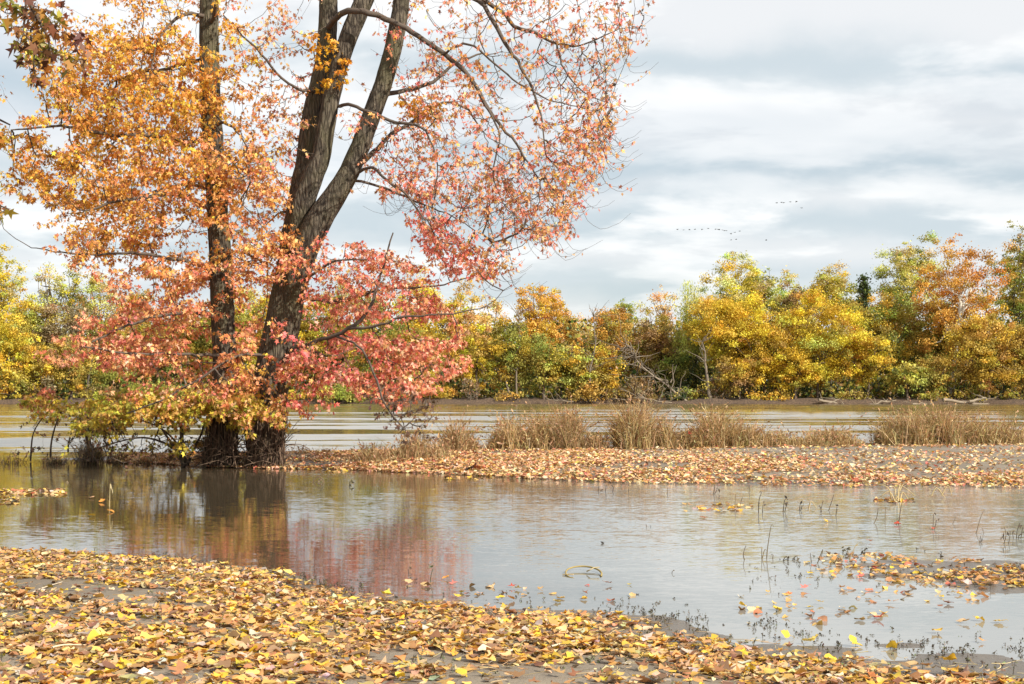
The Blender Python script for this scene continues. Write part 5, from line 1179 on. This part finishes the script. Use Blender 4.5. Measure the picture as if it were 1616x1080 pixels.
# arching straws over a small leaf raft
g = np.random.default_rng(950); mb = MB(); c0 = gp(1412, 791)
for a, b in (((1405, 790), [(1395, 768), (1382, 764)]), ((1412, 790), [(1424, 768), (1441, 782)]), ((1414, 790), [(1432, 765), (1446, 766)]), ((1408, 790), [(1400, 775), (1385, 784)]), ((1416, 790), [(1428, 778), (1436, 789)]), ((1410, 790), [(1414, 772), (1404, 766)])):
    d = c0[1]; q = spline(np.array([[(x - CX) / F * d, d + g.normal(0, .1), CAMH + (HY - y) / F * d] for x, y in [a] + b]), .05); tube(mb, q, np.linspace(.010, .005, len(q)), 4, (.58, .46, .24))
tag(mb.build('grass_clump', M_GRASS, origin=c0), 'sparse arching pale straws drowned in the pond before the spit', 'grass clump')
mb = MB()
for a, b in (((1470, 783), [(1478, 770), (1492, 787)]), ((1486, 782), [(1496, 766), (1502, 782)])):
    c0 = gp(1480, 786); d = c0[1]; q = spline(np.array([[(x - CX) / F * d, d, CAMH + (HY - y) / F * d] for x, y in [a] + b]), .05); tube(mb, q, np.linspace(.010, .005, len(q)), 4, (.58, .46, .24))
tag(mb.build('grass_clump', M_GRASS, origin=c0), 'two bowed straws drowned east of the arching pale straws', 'grass clump')
# sticks lying on the leaf carpet
for i, (a, b, c, lab) in enumerate([((38, 944), (62, 930), (100, 918), 'thin pale curved twig on the leaves near the waterline'), ((82, 1022), (100, 1018), (135, 1018), 'short pale stick on bare mud near the bottom edge'), ((870, 1020), (905, 1012), (930, 1018), 'thin straw bowed over brown leaves in the middle of the bank')]):
    q = []
    for x, y in (a, b, c):
        u = gp(x, y, .06); q.append(gp(x, y, float(height(u[0], u[1])) + .045))
    q = spline(np.array(q), .03); mb = MB(); tube(mb, q, np.linspace(.006, .003, len(q)), 6, (.6, .5, .36))
    tag(mb.build('twig', M_WOOD, origin=q[0]), lab, 'twig', 'twigs lying on the near bank')

# ------------------------------------------------------------------ flock
def bird(p, span, flap, head, bank_, lab, grp):
    mb = MB(); fw = np.array([cos(head), sin(head), 0]); sd_ = np.array([-sin(head), cos(head), 0]); up = np.array([0, 0, 1.])
    L = span * .62; s = np.array([-.5, -.34, -.1, .12, .3, .44, .52]); r = np.array([.012, .035, .06, .055, .022, .026, .006]) * span
    tube(mb, p + fw * (s * L)[:, None] + up * (np.array([0, .0, 0, .01, .03, .04, .03]) * span)[:, None], r, 7, (.05, .045, .04))
    for sg in (-1, 1):
        a = p + fw * .10 * L; w = []
        for t_, ch in ((0, .24), (.45, .21), (.8, .13), (1, .03)):
            c = a + sd_ * sg * span * .5 * t_ * cos(flap * (1.25 - .6 * t_)) + up * span * .5 * t_ * sin(flap * (1.25 - .6 * t_)) + up * bank_ * sg * t_ * span * .15 - fw * t_ * span * .06
            w.append((c, ch * span))
        v = [];
        for c, ch in w: v += [c + fw * ch * .4 + up * .008, c - fw * ch * .6 + up * .008, c - fw * ch * .6 - up * .008, c + fw * ch * .4 - up * .01]
        f = []
        for k in range(3):
            for e in range(4): f.append([4 * k + e, 4 * k + (e + 1) % 4, 4 * k + 4 + (e + 1) % 4, 4 * k + 4 + e])
        mb.add(np.array(v), np.array(f), (.06, .055, .05))
    return tag(mb.build('bird', M_FEATHER, origin=p), lab, 'bird', grp)
YB = 430.0; g = np.random.default_rng(960)
LOW = [(1069, 362.6, .5), (1078.5, 363.2, .1), (1088, 363, .5), (1096.5, 362.4, .25), (1108, 362, -.4), (1117.5, 361, .4), (1129.5, 361.8, -.2), (1133, 362.3, .3), (1135, 363, .5), (1140, 363.3, .1), (1143.5, 364, -.3), (1146, 364.4, .2)]
for i, (x, y, fl) in enumerate(LOW):
    bird(px(x, y, YB + g.normal(0, 4)), 1.25, fl, R(200) + g.normal(0, .15), g.normal(0, .3), '%s small dark bird from the west end of the long low line' % TH[i], 'birds flying in the long low line')
for x, y, fl, lab in ((1153.5, 369.5, .6, 'small dark bird with raised wings just under the tail of the long line'), (1159.5, 367, .1, 'small dark bird between the raised wing one and the trailing one'), (1167, 365.2, .3, 'small dark bird trailing last after the long low line'),
                      (1153.5, 379, .2, 'small dark bird first of the pair flying lowest under the line'), (1161.5, 378.2, .4, 'small dark bird second of the pair flying lowest under the line'), (1209, 379.5, .6, 'lone small bird with wings raised in a V, away from all others')):
    bird(px(x, y, YB), 1.25, fl, R(200), 0, lab, 'birds flying below the long line')
for i, (x, y, fl) in enumerate([(1225.5, 320.6, .3), (1233, 319.8, .2), (1237, 320, -.2), (1247, 319, .15), (1257, 318, -.5), (1265, 328.5, .1)]):
    bird(px(x, y, YB), 1.4, fl, R(195), 0, ['first dark bird of the short upper line', 'second dark bird of the short upper line, overlapping the third', 'third dark bird of the short upper line', 'fourth dark bird of the short upper line, alone', 'last dark bird of the short upper line with wings down', 'faint small bird just below the short upper line'][i], 'birds flying in the short upper line')
